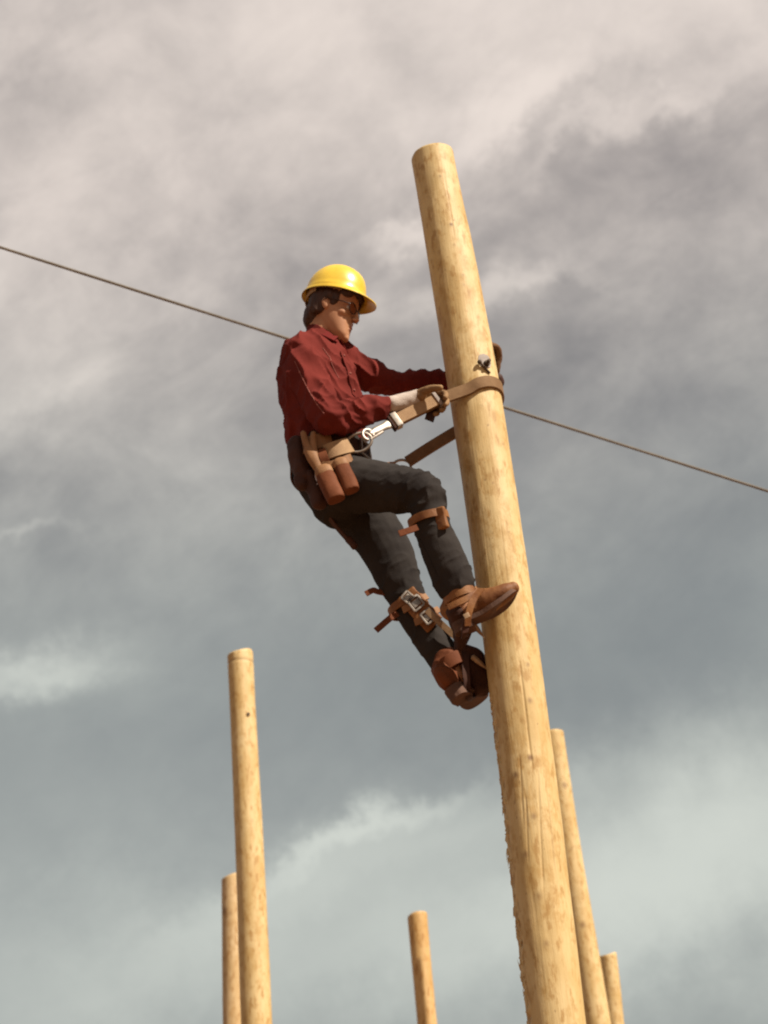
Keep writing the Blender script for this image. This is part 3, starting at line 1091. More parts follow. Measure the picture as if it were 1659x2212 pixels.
def shirtfn(p):
    q = p - pelvis
    # long folds: along the sleeves and pulling down across the chest
    a = noise.noise(V3((q.x * 16 + q.z * 10, q.y * 12, q.z * 5 - q.x * 4)))
    b = noise.noise(V3((q.x * 12 - q.z * 9, q.y * 9, q.z * 5 + q.x * 5)) + V3((4, 4, 4)))
    c_ = noise.noise(q * 34)
    k = 0.013 * (max(0, ridge(a * 1.7)) ** 2.4 - 0.35) + 0.0075 * (max(0, ridge(b * 1.8)) ** 2.6 - 0.35) + 0.0010 * c_
    # gathers just over the belt
    w = math.exp(-((q.z - 0.085) / 0.05) ** 2)
    k += w * 0.006 * noise.noise(V3((q.x * 10, q.y * 10, q.z * 60)))
    # puckers round the elbows
    for e in (r_el, l_el):
        d = (p - e).length
        if d < 0.16:
            k += 0.007 * math.exp(-(d / 0.09) ** 2) * noise.noise((p - e) * 38)
    return max(-0.016, min(0.016, k))


displace(sm, shirtfn)
shirt_tree = bvh(sm)
shirt = part('shirt', sm, M['shirt'], person)

# collar
cl = bmesh.new()
nb0 = P(692, 738, 4.49)
cpts, cs = [], []
for k in range(15):
    a = math.pi * 2 * (k / 14 - 0.5) * 0.94
    d = -FD * math.cos(a) + RT * math.sin(a)
    h = 0.010 - 0.050 * (abs(a) / math.pi) ** 2 * 1.0
    cpts.append(nb0 + d * 0.073 + FD * 0.006 + V3((0, 0, h)))
    cs.append((UPV - d * 0.5).normalized())
band(cl, cpts, cs, 0.052, 0.005, 3)
for s in (-1, 1):                                # collar points
    tip = nb0 + FD * 0.088 + RT * s * 0.052 + V3((0, 0, -0.062))
    b0 = nb0 + FD * 0.084 + RT * s * 0.010 + V3((0, 0, -0.018))
    b1 = nb0 + FD * 0.040 + RT * s * 0.080 + V3((0, 0, -0.024))
    nrm = (b1 - b0).cross(tip - b0).normalized() * (s * -1)
    for q_ in (0,):
        vs = [cl.verts.new(x + nrm * t_) for t_ in (0.004, -0.002) for x in (b0, b1, tip)]
        cl.faces.new(vs[:3])
        cl.faces.new(list(reversed(vs[3:])))
        for i in range(3):
            cl.faces.new((vs[i], vs[(i + 1) % 3], vs[3 + (i + 1) % 3], vs[3 + i]))
bmesh.ops.recalc_face_normals(cl, faces=cl.faces)
part('collar', cl, M['shirt_dark'], shirt)


def surf_line(tree, uv, off):
    pts = []
    for (u0, v0), (u1, v1) in zip(uv[:-1], uv[1:]):
        for k in range(5):
            p, nn_ = hit(tree, u0 + (u1 - u0) * k / 5, v0 + (v1 - v0) * k / 5, off)
            if p and (not pts or (p - pts[-1]).length < 0.09):
                pts.append(p)
    return pts


for uv in ([(697, 752), (712, 772), (722, 800), (735, 822)], [(637, 780), (648, 805), (665, 840), (684, 872), (704, 898)]):  # thin raised lines, paler than the shirt, down chest and near sleeve
    pl = surf_line(shirt_tree, uv, 0.001)
    if len(pl) > 2:
        pb = bmesh.new()
        tube(pb, pl, 0.0016, 8, 1)
        part('pale_line', pb, M['pale_line'], shirt)
plk = surf_line(shirt_tree, [(738, 762), (752, 800), (762, 840), (765, 860)], 0.002)
if len(plk) > 2:
    pb = bmesh.new()
    band(pb, plk, [RT] * len(plk), 0.026, 0.003, 1)
    part('button_placket', pb, M['shirt'], shirt)
    for k in range(1, len(plk), 5):
        kb = bmesh.new()
        ball(kb, plk[k] + FD * 0.003, 0.005, 0.005, 0.005, seg=10)
        part('button', kb, M['pale_line'], shirt)
# chest pockets
for cu, cv in ((772, 818),):
    grid = []
    ok = True
    for i in range(5):
        rowp = []
        for j in range(5):
            p, nn_ = hit(shirt_tree, cu + (i - 2) * 7, cv + (j - 2) * 9, 0.004)
            if p is None:
                ok = False
            rowp.append((p, nn_))
        grid.append(rowp)
    if not ok:
        continue
    if max((grid[i][j][0] - grid[2][2][0]).length for i in range(5) for j in range(5)) > 0.12:
        continue
    pb = bmesh.new()
    fr = [[pb.verts.new(grid[i][j][0]) for j in range(5)] for i in range(5)]
    bk = [[pb.verts.new(grid[i][j][0] - grid[i][j][1] * 0.006) for j in range(5)] for i in range(5)]
    for i in range(4):
        for j in range(4):
            pb.faces.new((fr[i][j], fr[i + 1][j], fr[i + 1][j + 1], fr[i][j + 1]))
            pb.faces.new((bk[i][j + 1], bk[i + 1][j + 1], bk[i + 1][j], bk[i][j]))
    for i in range(4):
        for A in (0, 4):
            pb.faces.new((fr[i][A], fr[i + 1][A], bk[i + 1][A], bk[i][A]))
            pb.faces.new((fr[A][i], fr[A][i + 1], bk[A][i + 1], bk[A][i]))
    bmesh.ops.recalc_face_normals(pb, faces=pb.faces)
    part('pocket', pb, M['shirt'], shirt)

# ------------------------------------------------------------------ trousers
bm = bmesh.new()
loft(bm, [(P(735, 1085, 4.5), 0.125, 0.105), (P(722, 1040, 4.5), 0.162, 0.128), (P(718, 1000, 4.5), 0.160, 0.122), (P(716, 968, 4.5), 0.152, 0.116)], RT, 28, 5)
# near leg, bent and raised
loft(bm, [(r_hip, 0.105, 0.108), (P(800, 1050, 4.37), 0.095, 0.096), (P(868, 1058, 4.33), 0.082, 0.082), (P(912, 1066, 4.30), 0.072, 0.076), (P(922, 1095, 4.31), 0.067, 0.068)],
     RT, 22, 6)
loft(bm, [(P(918, 1070, 4.30), 0.066, 0.070), (P(926, 1110, 4.31), 0.062, 0.064), (P(938, 1150, 4.32), 0.060, 0.064), (P(960, 1205, 4.33), 0.063, 0.070), (P(979, 1250, 4.34), 0.064, 0.072),
          (P(984, 1268, 4.34), 0.060, 0.066)], RT, 22, 6)
# far leg, hanging straighter
loft(bm, [(l_hip, 0.108, 0.110), (P(800, 1135, 4.59), 0.098, 0.100), (P(838, 1195, 4.58), 0.086, 0.090), (P(858, 1240, 4.57), 0.076, 0.082), (P(868, 1268, 4.57), 0.070, 0.074), (P(876, 1290, 4.57), 0.062, 0.066)],
     RT, 22, 6)
loft(bm, [(P(870, 1272, 4.57), 0.066, 0.070), (P(892, 1320, 4.57), 0.058, 0.062), (P(925, 1372, 4.57), 0.056, 0.060), (P(952, 1412, 4.57), 0.054, 0.058), (P(968, 1438, 4.57), 0.053, 0.056)], RT, 22, 6)
tm = fused(bm, 0.005, 3)


def trouserfn(p):
    k = 0.002 * noise.noise((p - pelvis) * 30)
    for c_, r_, a_ in ((r_knee, 0.13, 0.009), (P(895, 1095, 4.33), 0.10, 0.010), (P(868, 1262, 4.57), 0.09, 0.009), (P(985, 1255, 4.34), 0.08, 0.010), (r_hip, 0.15, 0.006), (P(930, 1380, 4.57), 0.1, 0.006)):
        q = p - c_
        d = q.length
        if d < r_ * 1.8:
            k += 1.15 * a_ * math.exp(-(d / r_) ** 2) * (max(0, ridge(2 * noise.noise(V3((q.x * 8 + q.z * 14, q.y * 8, q.z * 20 - q.x * 12))))) ** 2.5 - 0.4)
    k += 0.0022 * (ridge(2 * noise.noise(V3(((p.x - 0.5) * 5, p.y * 6, p.z * 9)))) - 0.5)
    return max(-0.012, min(0.012, k))


displace(tm, trouserfn)
trouser_tree = bvh(tm)
trousers = part('trousers', tm, M['denim'], person)
# seams of the near thigh and the far trouser fold
for uv in ([(905, 1160), (925, 1200), (950, 1255)],):
    pl = surf_line(trouser_tree, uv, 0.0005)
    if len(pl) > 2:
        pb = bmesh.new()
        tube(pb, pl, 0.0018, 6, 1)
        part('seam', pb, M['denim'], trousers)

# ------------------------------------------------------------------ boots


def make_boot(heel, toe, shaft_top, up, lab, hs=1.0, mt='boot', rock=0.0):
    Fv = (toe - heel).normalized()
    Sv = Fv.cross(up).normalized()
    Uv = Sv.cross(Fv).normalized()
    L = (toe - heel).length
    k = L / 0.275

    def B(x, y, z):
        return heel + (Fv * (x + 0.065) + Sv * y + Uv * (z + rock * max(0, x - 0.03) ** 2)) * k
    b = bmesh.new()
    prof = [(-0.062, .045, .022, .036), (-0.048, .050, .034, .050), (-0.012, .056, .037, .057), (.035, .054, .039, .054), (.085, .042, .045, .042), (.135, .034, .047, .032), (.175, .029, .042, .026), (.203, .024, .026, .019)]
    loft(b, [(B(x, 0, z + h * (hs - 1)), w * k, h * k * hs) for x, z, w, h in prof], Sv, 22, 5)
    ball(b, B(0.030, 0, 0.085 * hs), 0.042 * k, 0.042 * k, 0.046 * k)
    ank = B(-0.012, 0, 0.085)
    loft(b, [(B(-0.008, 0, 0.05), 0.040 * k, 0.054 * k), (ank, 0.042 * k, 0.052 * k), (ank.lerp(shaft_top, 0.5), 0.047, 0.052), (shaft_top, 0.054, 0.058)], Sv, 22, 5)
    bmsh = fused(b, 0.0042, 2)
    displace(bmsh, lambda p: 0.0035 * (ridge(2.2 * noise.noise(V3(((p - ank).dot(Fv) * 26, (p - ank).dot(Sv) * 10, (p - ank).dot(Uv) * 22)))) - 0.5) * math.exp(-((p - ank).length / 0.11) ** 2) + 0.001 * noise.noise(p * 50))
    bo = part('boot', bmsh, M[mt], person, label=lab)
    # sole and heel
    outl = [(-.068, .0), (-.062, .022), (-.04, .034), (0, .034), (.05, .036), (.10, .047), (.15, .047), (.185, .036), (.206, .016), (.210, 0)]
    outl = [(float(a_), float(b_)) for a_, b_ in catmull([np.array(o_) for o_ in outl], 3)]
    outl = outl + [(x, -y) for x, y in reversed(outl[1:-1])]
    s = bmesh.new()
    for z0, z1, flt in ((-0.004, 0.014, None), (-0.030, -0.004, 0.012)):
        o2 = outl if flt is None else [(min(x, flt), y * 0.97) for x, y in outl if x < 0.06]
        lo_ = [s.verts.new(B(x, y, z0 + (0.010 * max(0, (x - .13) / .08) ** 2 if flt is None else 0))) for x, y in o2]
        hi_ = [s.verts.new(B(x, y, z1 + (0.010 * max(0, (x - .13) / .08) ** 2 if flt is None else 0))) for x, y in o2]
        m = len(o2)
        s.faces.new(lo_)
        s.faces.new(list(reversed(hi_)))
        for i in range(m):
            s.faces.new((lo_[i], lo_[(i + 1) % m], hi_[(i + 1) % m], hi_[i]))
    bmesh.ops.remove_doubles(s, verts=s.verts, dist=1e-5)
    bmesh.ops.recalc_face_normals(s, faces=s.faces)
    part('sole', s, M['sole'], bo, smooth=False)
    # laces over the instep
    for i in range(4):
        x, z = 0.092 - i * 0.018, (0.088 + i * 0.016) * (1 + (hs - 1) * 0.75)
        lb_ = bmesh.new()
        tube(lb_, [B(x, -0.028, z - 0.016), B(x - 0.004, 0, z + 0.002), B(x - 0.008, 0.028, z - 0.016)], 0.0032, 8, 4, Uv)
        part('lace', lb_, M['leather'], bo)
    return B, Fv, Sv, Uv


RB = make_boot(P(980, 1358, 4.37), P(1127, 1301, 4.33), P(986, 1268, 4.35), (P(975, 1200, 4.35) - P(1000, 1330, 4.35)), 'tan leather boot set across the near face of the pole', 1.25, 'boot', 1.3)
LB = make_boot(P(976, 1490, 4.49), P(1044, 1520, 4.74), P(968, 1428, 4.56), (P(905, 1330, 4.57) - P(990, 1450, 4.57)), 'leather boot behind the left edge of the pole, shade put into its colour', 1.1, 'red_leather')  # far boot takes the darker russet leather to carry its shade

# ------------------------------------------------------------------ gloves
for hd, name in ((R_HAND, 'tan work glove closed over the safety strap'), (L_HAND, 'brown work glove reaching round the back of the pole')):
    gb = bmesh.new()
    hand(gb, thick=0.0024, **hd)
    gm = fused(gb, 0.0024, 1)
    displace(gm, lambda p: 0.0016 * noise.noise(p * 60))
    gl = part('glove', gm, M['glove'] if hd is R_HAND else M['glove_brown'], person, label=name)
    cb_ = bmesh.new()
    D_ = hd['D'].normalized()
    fore = (r_el if hd is R_HAND else l_el)
    back = (fore - hd['Wp']).normalized()
    w0 = hd['Wp']
    loft(cb_, [(w0 + back * 0.082, 0.035, 0.031), (w0 + back * 0.045, 0.036, 0.031), (w0 - back * 0.026, 0.040, 0.029)], hd['S'], 20, 4)
    cm = fused(cb_, 0.004, 2)
    displace(cm, lambda p: 0.002 * noise.noise(p * 45))
    part('cuff', cm, M['cuff'] if hd is R_HAND else M['dark_leather'], gl, label='cream canvas cuff' if hd is R_HAND else 'dark cuff')

# ------------------------------------------------------------------ hard hat
hat = thing('hard_hat', 'glossy yellow hard hat on the lineman\'s head', 'hard hat', tuple(H(-0.005, 0, 0.07)))
TILT = Matrix.Rotation(math.radians(-3), 3, 'Y')
HR2 = HROT @ TILT


def T2(x, y, z):
    return HC + HR2 @ V3((x - 0.010, y, z + 0.078))


sb = bmesh.new()
prof = []
for k in range(14):                                # dome then brim, outer surface
    a = math.pi / 2 * (1 - k / 13)
    prof.append((math.cos(a) ** 0.92 if k else 0.0, 0.124 * math.sin(a), 0))
prof += [(1.02, -0.006, 0), (1.06, -0.010, 0.25), (1.14, -0.016, 0.7), (1.20, -0.022, 1.0)]
SEG = 48


def hatpt(r, z, br, a, inset=0.0):
    fx = 0.122 if math.cos(a) > 0 else 0.118
    x, y = fx * math.cos(a), 0.098 * math.sin(a)
    x, y = x * (r - inset * 9), y * (r - inset * 9)
    vis = max(0, math.cos(a)) ** 2.2
    if br:
        q_ = 1 - (r - 1) / max(r, 1e-6) * min(0.95, 0.85 * math.sin(a) ** 2 + 0.45 * max(0, -math.cos(a)) ** 2)
        x, y = x * q_, y * q_
    x += br * vis * 0.030
    z2 = z - br * vis * 0.016 + (0 if z <= 0 else 0)
    if z > 0:
        rdg = math.exp(-(y / 0.012) ** 2) * 0.004 * min(1, z / 0.05)
        z2 += rdg
    return x, y, z2 - inset


outer, inner = [], []
for r, z, br in prof:
    outer.append([sb.verts.new(T2(*hatpt(r, z, br, 2 * math.pi * j / SEG))) for j in range(SEG)] if r > 0 else sb.verts.new(T2(*hatpt(0, z, 0, 0))))
for r, z, br in prof:
    ins = 0.0035 if br == 0 else 0.0
    inner.append([sb.verts.new(T2(*[c_ if i < 2 else c_ - (0.0035 if br else 0) for i, c_ in enumerate(hatpt(r, z, br, 2 * math.pi * j / SEG, ins))])) for j in range(SEG)] if r > 0 else sb.verts.new(T2(*hatpt(0, z, 0, 0, 0.0035))))
for lay, flip in ((outer, False), (inner, True)):
    for j in range(SEG):
        k = (j + 1) % SEG
        f = (lay[0], lay[1][j], lay[1][k])
        sb.faces.new(f[::-1] if flip else f)
        for i in range(1, len(lay) - 1):
            f = (lay[i][j], lay[i + 1][j], lay[i + 1][k], lay[i][k])
            sb.faces.new(f[::-1] if flip else f)
for j in range(SEG):
    k = (j + 1) % SEG
    sb.faces.new((outer[-1][j], inner[-1][j], inner[-1][k], outer[-1][k]))
bmesh.ops.recalc_face_normals(sb, faces=sb.faces)
part('shell', sb, M['yellow'], hat)
ss = bmesh.new()
pts = [T2(0.100 * math.cos(a) - 0.004, 0.086 * math.sin(a), -0.006 - 0.006 * math.cos(a)) for a in [2 * math.pi * k / 24 for k in range(24)]]
band(ss, pts, [HR2 @ V3((0, 0, 1))] * 24, 0.030, 0.003, 2, closed=True)
part('headband', ss, M['webbing'], hat)
for a in (0.6, 2.5, 3.8, 5.7):
    st = bmesh.new()
    band(st, [T2(0.112 * math.cos(a), 0.095 * math.sin(a), 0.012), T2(0.102 * math.cos(a), 0.088 * math.sin(a), 0.002), T2(0.098 * math.cos(a), 0.085 * math.sin(a), -0.02)],
         [HR2 @ V3((-math.sin(a), math.cos(a), 0))] * 3, 0.024, 0.003, 3)
    part('suspension_strap', st, M['webbing'], hat)
nap = bmesh.new()
pts = [T2(-0.108 * math.cos(a), 0.088 * math.sin(a), -0.018 - 0.028 * math.cos(a) ** 2) for a in [(-1.1 + 2.2 * k / 10) for k in range(11)]]
band(nap, pts, [HR2 @ V3((0, 0, 1))] * 11, 0.022, 0.003, 2)
part('nape_strap', nap, M['webbing'], hat)

# ------------------------------------------------------------------ tool belt
bel = thing('tool_belt', 'leather work belt with tan hip pad and two russet pouches, round his waist', 'tool belt', tuple(P(716, 985, 4.5)))
bc0 = P(716, 1008, 4.5)
bpts, bsd = [], []
for k in range(28):
    a = 2 * math.pi * k / 28
    d = FD * math.cos(a) * 0.136 + RT * math.sin(a) * 0.176
    bpts.append(bc0 + d + V3((0, 0, 0.022 * math.cos(a) - 0.004)))
    bsd.append(V3((0, 0, 1)) + FD * 0.05)
bb_ = bmesh.new()
band(bb_, bpts, bsd, 0.066, 0.007, 3, closed=True)
part('belt_band', bb_, M['dark_leather'], bel)
# quilted pad over the near hip
pad = bmesh.new()
idx = [4, 5, 6, 7, 8, 9]
band(pad, [bpts[i] + (bpts[i] - bc0).normalized() * 0.010 for i in idx], [bsd[i] for i in idx], 0.060, 0.014, 4)
part('hip_pad', pad, M['leather'], bel)
bk_ = bmesh.new()
fr_pt = bc0 + FD * 0.146 + V3((0, 0, 0.020))
for dx, dz, ax, az in ((0, .03, .03, .004), (0, -.03, .03, .004), (.03, 0, .004, .034), (-.03, 0, .004, .034)):
    box(bk_, fr_pt + RT * dx + V3((0, 0, dz)), RT * ax, FD * 0.004, UPV * az, 0.0015)
part('buckle', bk_, M['steel'], bel)


def ring_mesh(b, c, e1, e2, r1, r2, t, flat=False):
    pts = [c + e1 * r1 * math.cos(a) + e2 * (r2 * math.sin(a)) for a in [2 * math.pi * k / 28 for k in range(28)]]
    n_ = len(pts)
    ax = e1.cross(e2).normalized()
    vs = []
    for k in range(n_):
        out = (pts[k] - c).normalized()
        vs.append([b.verts.new(pts[k] + out * t * math.cos(x) + ax * t * math.sin(x)) for x in [2 * math.pi * j / 10 for j in range(10)]])
    for k in range(n_):
        for j in range(10):
            b.faces.new((vs[k][j], vs[k][(j + 1) % 10], vs[(k + 1) % n_][(j + 1) % 10], vs[(k + 1) % n_][j]))
    bmesh.ops.recalc_face_normals(b, faces=b.faces)


dr = bmesh.new()
dside = (P(806, 948, 4.34) - P(752, 962, 4.34)).normalized()
dup = (P(776, 935, 4.33) - P(782, 975, 4.345)).normalized()
ring_mesh(dr, P(775, 956, 4.325), dside, dup, 0.047, 0.034, 0.0058)
part('ring', dr, M['steel'], bel)
dr = bmesh.new()
ring_mesh(dr, ring_far, V3((0.8, 0.2, 0.3)).normalized(), V3((-0.3, 0.1, 0.9)).normalized(), 0.036, 0.032, 0.0055)
part('ring', dr, M['steel'], bel)
lt_ = bmesh.new()
t0_ = bc0 + FD * 0.105 - RT * 0.125 + V3((0, 0, 0.01))
band(lt_, [t0_, t0_.lerp(ring_far, 0.5), ring_far - (ring_far - t0_).normalized() * 0.03], [UPV] * 3, 0.044, 0.008, 4)
part('ring_tab', lt_, M['leather'], bel)
lp_ = bmesh.new()
band(lp_, [P(756, 962, 4.318), P(740, 966, 4.302), P(720, 972, 4.296), P(702, 979, 4.31)], [UPV + V3((-0.2, 0, 0))] * 4, 0.062, 0.012, 3)
part('ring_keeper', lp_, M['webbing'], bel)
lp2 = bmesh.new()
band(lp2, [P(694, 972, 4.300), P(699, 986, 4.290), P(704, 1000, 4.295)], [V3((1, -0.1, 0.1))] * 3, 0.030, 0.010, 3)
part('belt_loop', lp2, M['red_leather'], bel)
lp3 = bmesh.new()
band(lp3, [P(690, 1005, 4.30), P(715, 1005, 4.285), P(748, 993, 4.285), P(758, 989, 4.30)], [UPV] * 4, 0.030, 0.010, 3)
part('pouch_hanger', lp3, M['leather'], bel)
for (u0, v0), (u1, v1), w, lb_ in (((701, 1022), (723, 1072), 0.033, 'shaded rear pouch'), ((737, 1005), (757, 1052), 0.0285, 'sunlit front pouch')):
    pb = bmesh.new()
    a0, a1 = P(u0, v0, 4.285), P(u1, v1, 4.275)
    loft(pb, [(a0, w * 0.92, w * 0.72), (a0.lerp(a1, 0.4), w * 1.04, w * 0.85), (a1, w * 1.0, w * 0.80), (a1 + (a1 - a0).normalized() * 0.018, w * 0.96, w * 0.74)], V3((1, 0, 0.2)), 22, 6, power=2.6, round_cap=False)
    pm = fused(pb, 0.0035, 4)
    displace(pm, lambda p: 0.0025 * noise.noise(p * 26))
    po = part('pouch', pm, M['red_leather'], bel, label=lb_)
    rb = bmesh.new()
    t_ = (a1 - a0).normalized()
    loft(rb, [(a0 - t_ * 0.010, w * 0.98, w * 0.78), (a0 + t_ * 0.006, w * 1.0, w * 0.80)], V3((1, 0, 0.2)), 22, 3, power=2.4)
    part('rim', rb, M['leather'], po)
# back of the belt: holster leather, pocket and a rolled pouch seen from behind
for uvs, w, d_, mat_, nm in ((((640, 960), (646, 1000), (660, 1032)), 0.040, 0.030, 'dark_leather', 'rear_holster'),
                             (((650, 1030), (656, 1047)), 0.030, 0.024, 'dark_leather', 'tape_roll'),
                             (((668, 1030), (684, 1062), (690, 1088)), 0.034, 0.028, 'dark_leather', 'bolt_bag'),
                             (((752, 1165), (766, 1180)), 0.016, 0.010, 'dark_leather', 'strap_end')):
    pb = bmesh.new()
    Yb = 4.36 if nm != 'strap_end' else 4.5
    loft(pb, [(P(u, v, Yb), w * (1 - 0.1 * i), d_) for i, (u, v) in enumerate(uvs)], V3((0.6, -0.8, 0)), 18, 5, power=2.6)
    pm = fused(pb, 0.0035, 2)
    displace(pm, lambda p: 0.004 * noise.noise(p * 28))
    part(nm, pm, M[mat_], bel)
sb_ = bmesh.new()
band(sb_, [P(690, 1085, 4.42), P(720, 1130, 4.47), P(756, 1172, 4.5)], [V3((0.3, -0.9, 0.1))] * 3, 0.022, 0.006, 4)
part('hanging_strap', sb_, M['dark_leather'], bel)

# pliers in the holster
ply = thing('pliers', 'pliers standing handles up in the belt behind his right hip', 'pliers', tuple(P(680, 990, 4.30)))
for pts in ([(655, 936), (661, 956), (674, 984), (686, 1006)], [(677, 937), (676, 950), (678, 972), (686, 1002)]):
    hb_ = bmesh.new()
    tube(hb_, [P(u, v, 4.295) for u, v in pts], [0.0105, 0.0125, 0.0125, 0.010], 12, 5)
    part('handle', hb_, M['leather'], ply)
jb = bmesh.new()
box(jb, P(688, 1008, 4.30), V3((0.012, 0, 0)), V3((0, 0.006, 0)), V3((0.008, 0, -0.025)), 0.002)
part('jaw', jb, M['steel'], ply)
hl_ = bmesh.new()
loft(hl_, [(P(668, 972, 4.298), 0.021, 0.017), (P(676, 990, 4.296), 0.021, 0.017), (P(688, 1014, 4.298), 0.015, 0.013)], V3((1, 0, 0.2)), 16, 4, power=2.4)
part('holster', hl_, M['leather'], bel)

# ------------------------------------------------------------------ safety strap round the pole
ss_root = thing('safety_strap', 'tan leather safety strap looped from his belt round the near pole', 'strap', tuple(S_keep))
CXP = P(1017, 840, YP)                            # pole middle at the strap
pr = 0.0925


def pole_pt(a, z, off=0.0):
    ax = V3((np.interp(-z, [-P(1003, 713, YP).z, -P(1064, 1100, YP).z], [P(1003, 713, YP).x, P(1064, 1100, YP).x]), YP, z))
    return ax + V3((math.cos(a), math.sin(a), 0)) * (pr + 0.010 + off)


zf = P(1030, 832, YP - 0.1).z
sp_pts = [S_buck, S_buck.lerp(S_keep, 0.5), S_keep, P(968, 856, 4.395)]
for a, dz_ in ((-1.85, 0.0), (-1.45, 0.018), (-1.0, 0.03), (-0.5, 0.034), (0.0, 0.03), (0.5, 0.018), (1.0, 0.0), (1.5, -0.02), (1.95, -0.04)):
    sp_pts.append(pole_pt(a, zf + dz_ - 0.012))
far1 = P(983, 934, 4.60)
sp_pts += [far1, P(930, 966, 4.62), P(880, 998, 4.645)]
sb1 = bmesh.new()
sdirs = []
for i, p in enumerate(sp_pts):
    sdirs.append(UPV if i < 4 or i > 12 else UPV)
band(sb1, sp_pts, sdirs, 0.047, 0.012, 5)
part('strap', sb1, M['strap'], ss_root)
# second ply, keepers, buckle and snap hook
tdir = (S_keep - S_buck).normalized()
sdir = (UPV - tdir * UPV.dot(tdir)).normalized()
ndir = tdir.cross(sdir)
if ndir.y > 0:
    ndir = -ndir
pl2 = bmesh.new()
band(pl2, [S_buck.lerp(S_keep, f) + ndir * 0.011 for f in (0.0, 0.33, 0.66, 1.0)], [sdir] * 4, 0.046, 0.007, 2)
part('overlap', pl2, M['webbing'], ss_root)


def sleeve(c, t, s, n_, hw, ht, ln, m_, nm):
    b = bmesh.new()
    for sx, sy, ax, ay in ((0, 1, hw, 0.002), (0, -1, hw, 0.002), (1, 0, 0.002, ht), (-1, 0, 0.002, ht)):
        box(b, c + s * (sx * hw) + n_ * (sy * ht), s * ax, n_ * ay, t * ln, 0.0008)
    part(nm, b, M[m_], ss_root)


sleeve(S_keep + ndir * 0.004, tdir, sdir, ndir, 0.029, 0.013, 0.006, 'galv', 'keeper')
sleeve(S_buck.lerp(S_keep, 0.10) + ndir * 0.004, tdir, sdir, ndir, 0.029, 0.014, 0.011, 'steel', 'keeper')
sleeve(S_buck + ndir * 0.002, tdir, sdir, ndir, 0.030, 0.012, 0.004, 'dark_leather', 'keeper')
hk = bmesh.new()
hk_a, hk_b = S_buck - tdir * 0.004 + ndir * 0.004, P(800, 937, 4.325)
hd_ = (hk_b - hk_a).normalized()
loft(hk, [(hk_a, 0.022, 0.007), (hk_a.lerp(hk_b, 0.35), 0.015, 0.008), (hk_a.lerp(hk_b, 0.75), 0.016, 0.009), (hk_b, 0.010, 0.008)], sdir, 16, 4)
e1 = hd_
hc = hk_b + hd_ * 0.012
pts = [hc + (-e1 * math.cos(x) + sdir * math.sin(x)) * 0.022 for x in [(-0.6 + 4.6 * k / 12) for k in range(13)]]
tube(hk, pts, 0.0065, 10, 2, ndir)
part('snap_hook', fused(hk, 0.0025, 1), M['steel'], ss_root)
kl = bmesh.new()
tube(kl, [hk_a.lerp(hk_b, 0.5) - sdir * 0.016, hc - sdir * 0.020], 0.0045, 8, 3)
part('hook_latch', kl, M['steel'], ss_root)
# free tail of the strap
tl = bmesh.new()
band(tl, [P(928, 872, 4.41), P(932, 885, 4.412), P(930, 898, 4.412), P(927, 908, 4.412)], [V3((1, 0.3, 0.1))] * 4, 0.034, 0.009, 4)
part('strap_tail', tl, M['dark_leather'], ss_root)

# ------------------------------------------------------------------ climbing irons


def around(c, t, r1, r2, side, n_=20, a0=0, a1=2 * math.pi):
    t = t.normalized()
    s = (side - t * side.dot(t)).normalized()
    w = t.cross(s)
    return [c + s * r1 * math.cos(a0 + (a1 - a0) * k / n_) + w * r2 * math.sin(a0 + (a1 - a0) * k / n_) for k in range(n_)]


CG = 'climbing irons strapped to his legs'


def climber(lab, pad_pts, pad_side, pad_w, shank, calf_c, calf_t, calf_r, tail, ankle_c, ankle_t, ankle_r, stir, gaff):
    ro = thing('climbing_iron', lab, 'climbing iron', tuple(shank[-1]), CG)
    pb = bmesh.new()
    band(pb, pad_pts, pad_side, pad_w, 0.020, 4)
    fm = fused(pb, 0.003, 9)
    displace(fm, lambda p: 0.003 * noise.noise(p * 40))
    pm = part('calf_pad', fm, M['boot'], ro)
    b = bmesh.new()
    sds = [(q - p_).cross(V3((0, 1, 0.3))).normalized() for p_, q in zip(shank[:-1], shank[1:])]
    sds.append(sds[-1])
    band(b, shank, sds, 0.022, 0.007, 4)
    part('shank', b, M['iron'], ro)
    for (cc, tt, rr, nm) in ((calf_c, calf_t, calf_r, 'calf_strap'), (ankle_c, ankle_t, ankle_r, 'ankle_strap')):
        b = bmesh.new()
        pts_ = around(cc, tt, rr[0], rr[1], RT)
        band(b, pts_, [tt.normalized()] * len(pts_), 0.028, 0.006, 3, closed=True)
        part(nm, b, M['boot'], ro)
    b = bmesh.new()
    band(b, tail, [calf_t.normalized()] * len(tail), 0.022, 0.007, 3)
    part('strap_tail', b, M['red_leather'], ro)
    b = bmesh.new()
    sd = [V3((0.2, 0.9, 0.2))] * len(stir)
    band(b, stir, [V3((0.8, 0.1, 0.5))] * len(stir), 0.024, 0.007, 3)
    part('stirrup', b, M['dark_leather'], ro)
    b = bmesh.new()
    g0, g1 = gaff
    loft(b, [(g0, 0.008, 0.010), (g0.lerp(g1, 0.5), 0.006, 0.008), (g1, 0.001, 0.001)], V3((0, 1, 0)), 10, 4)
    part('gaff', b, M['iron'], ro)
    return ro, pm


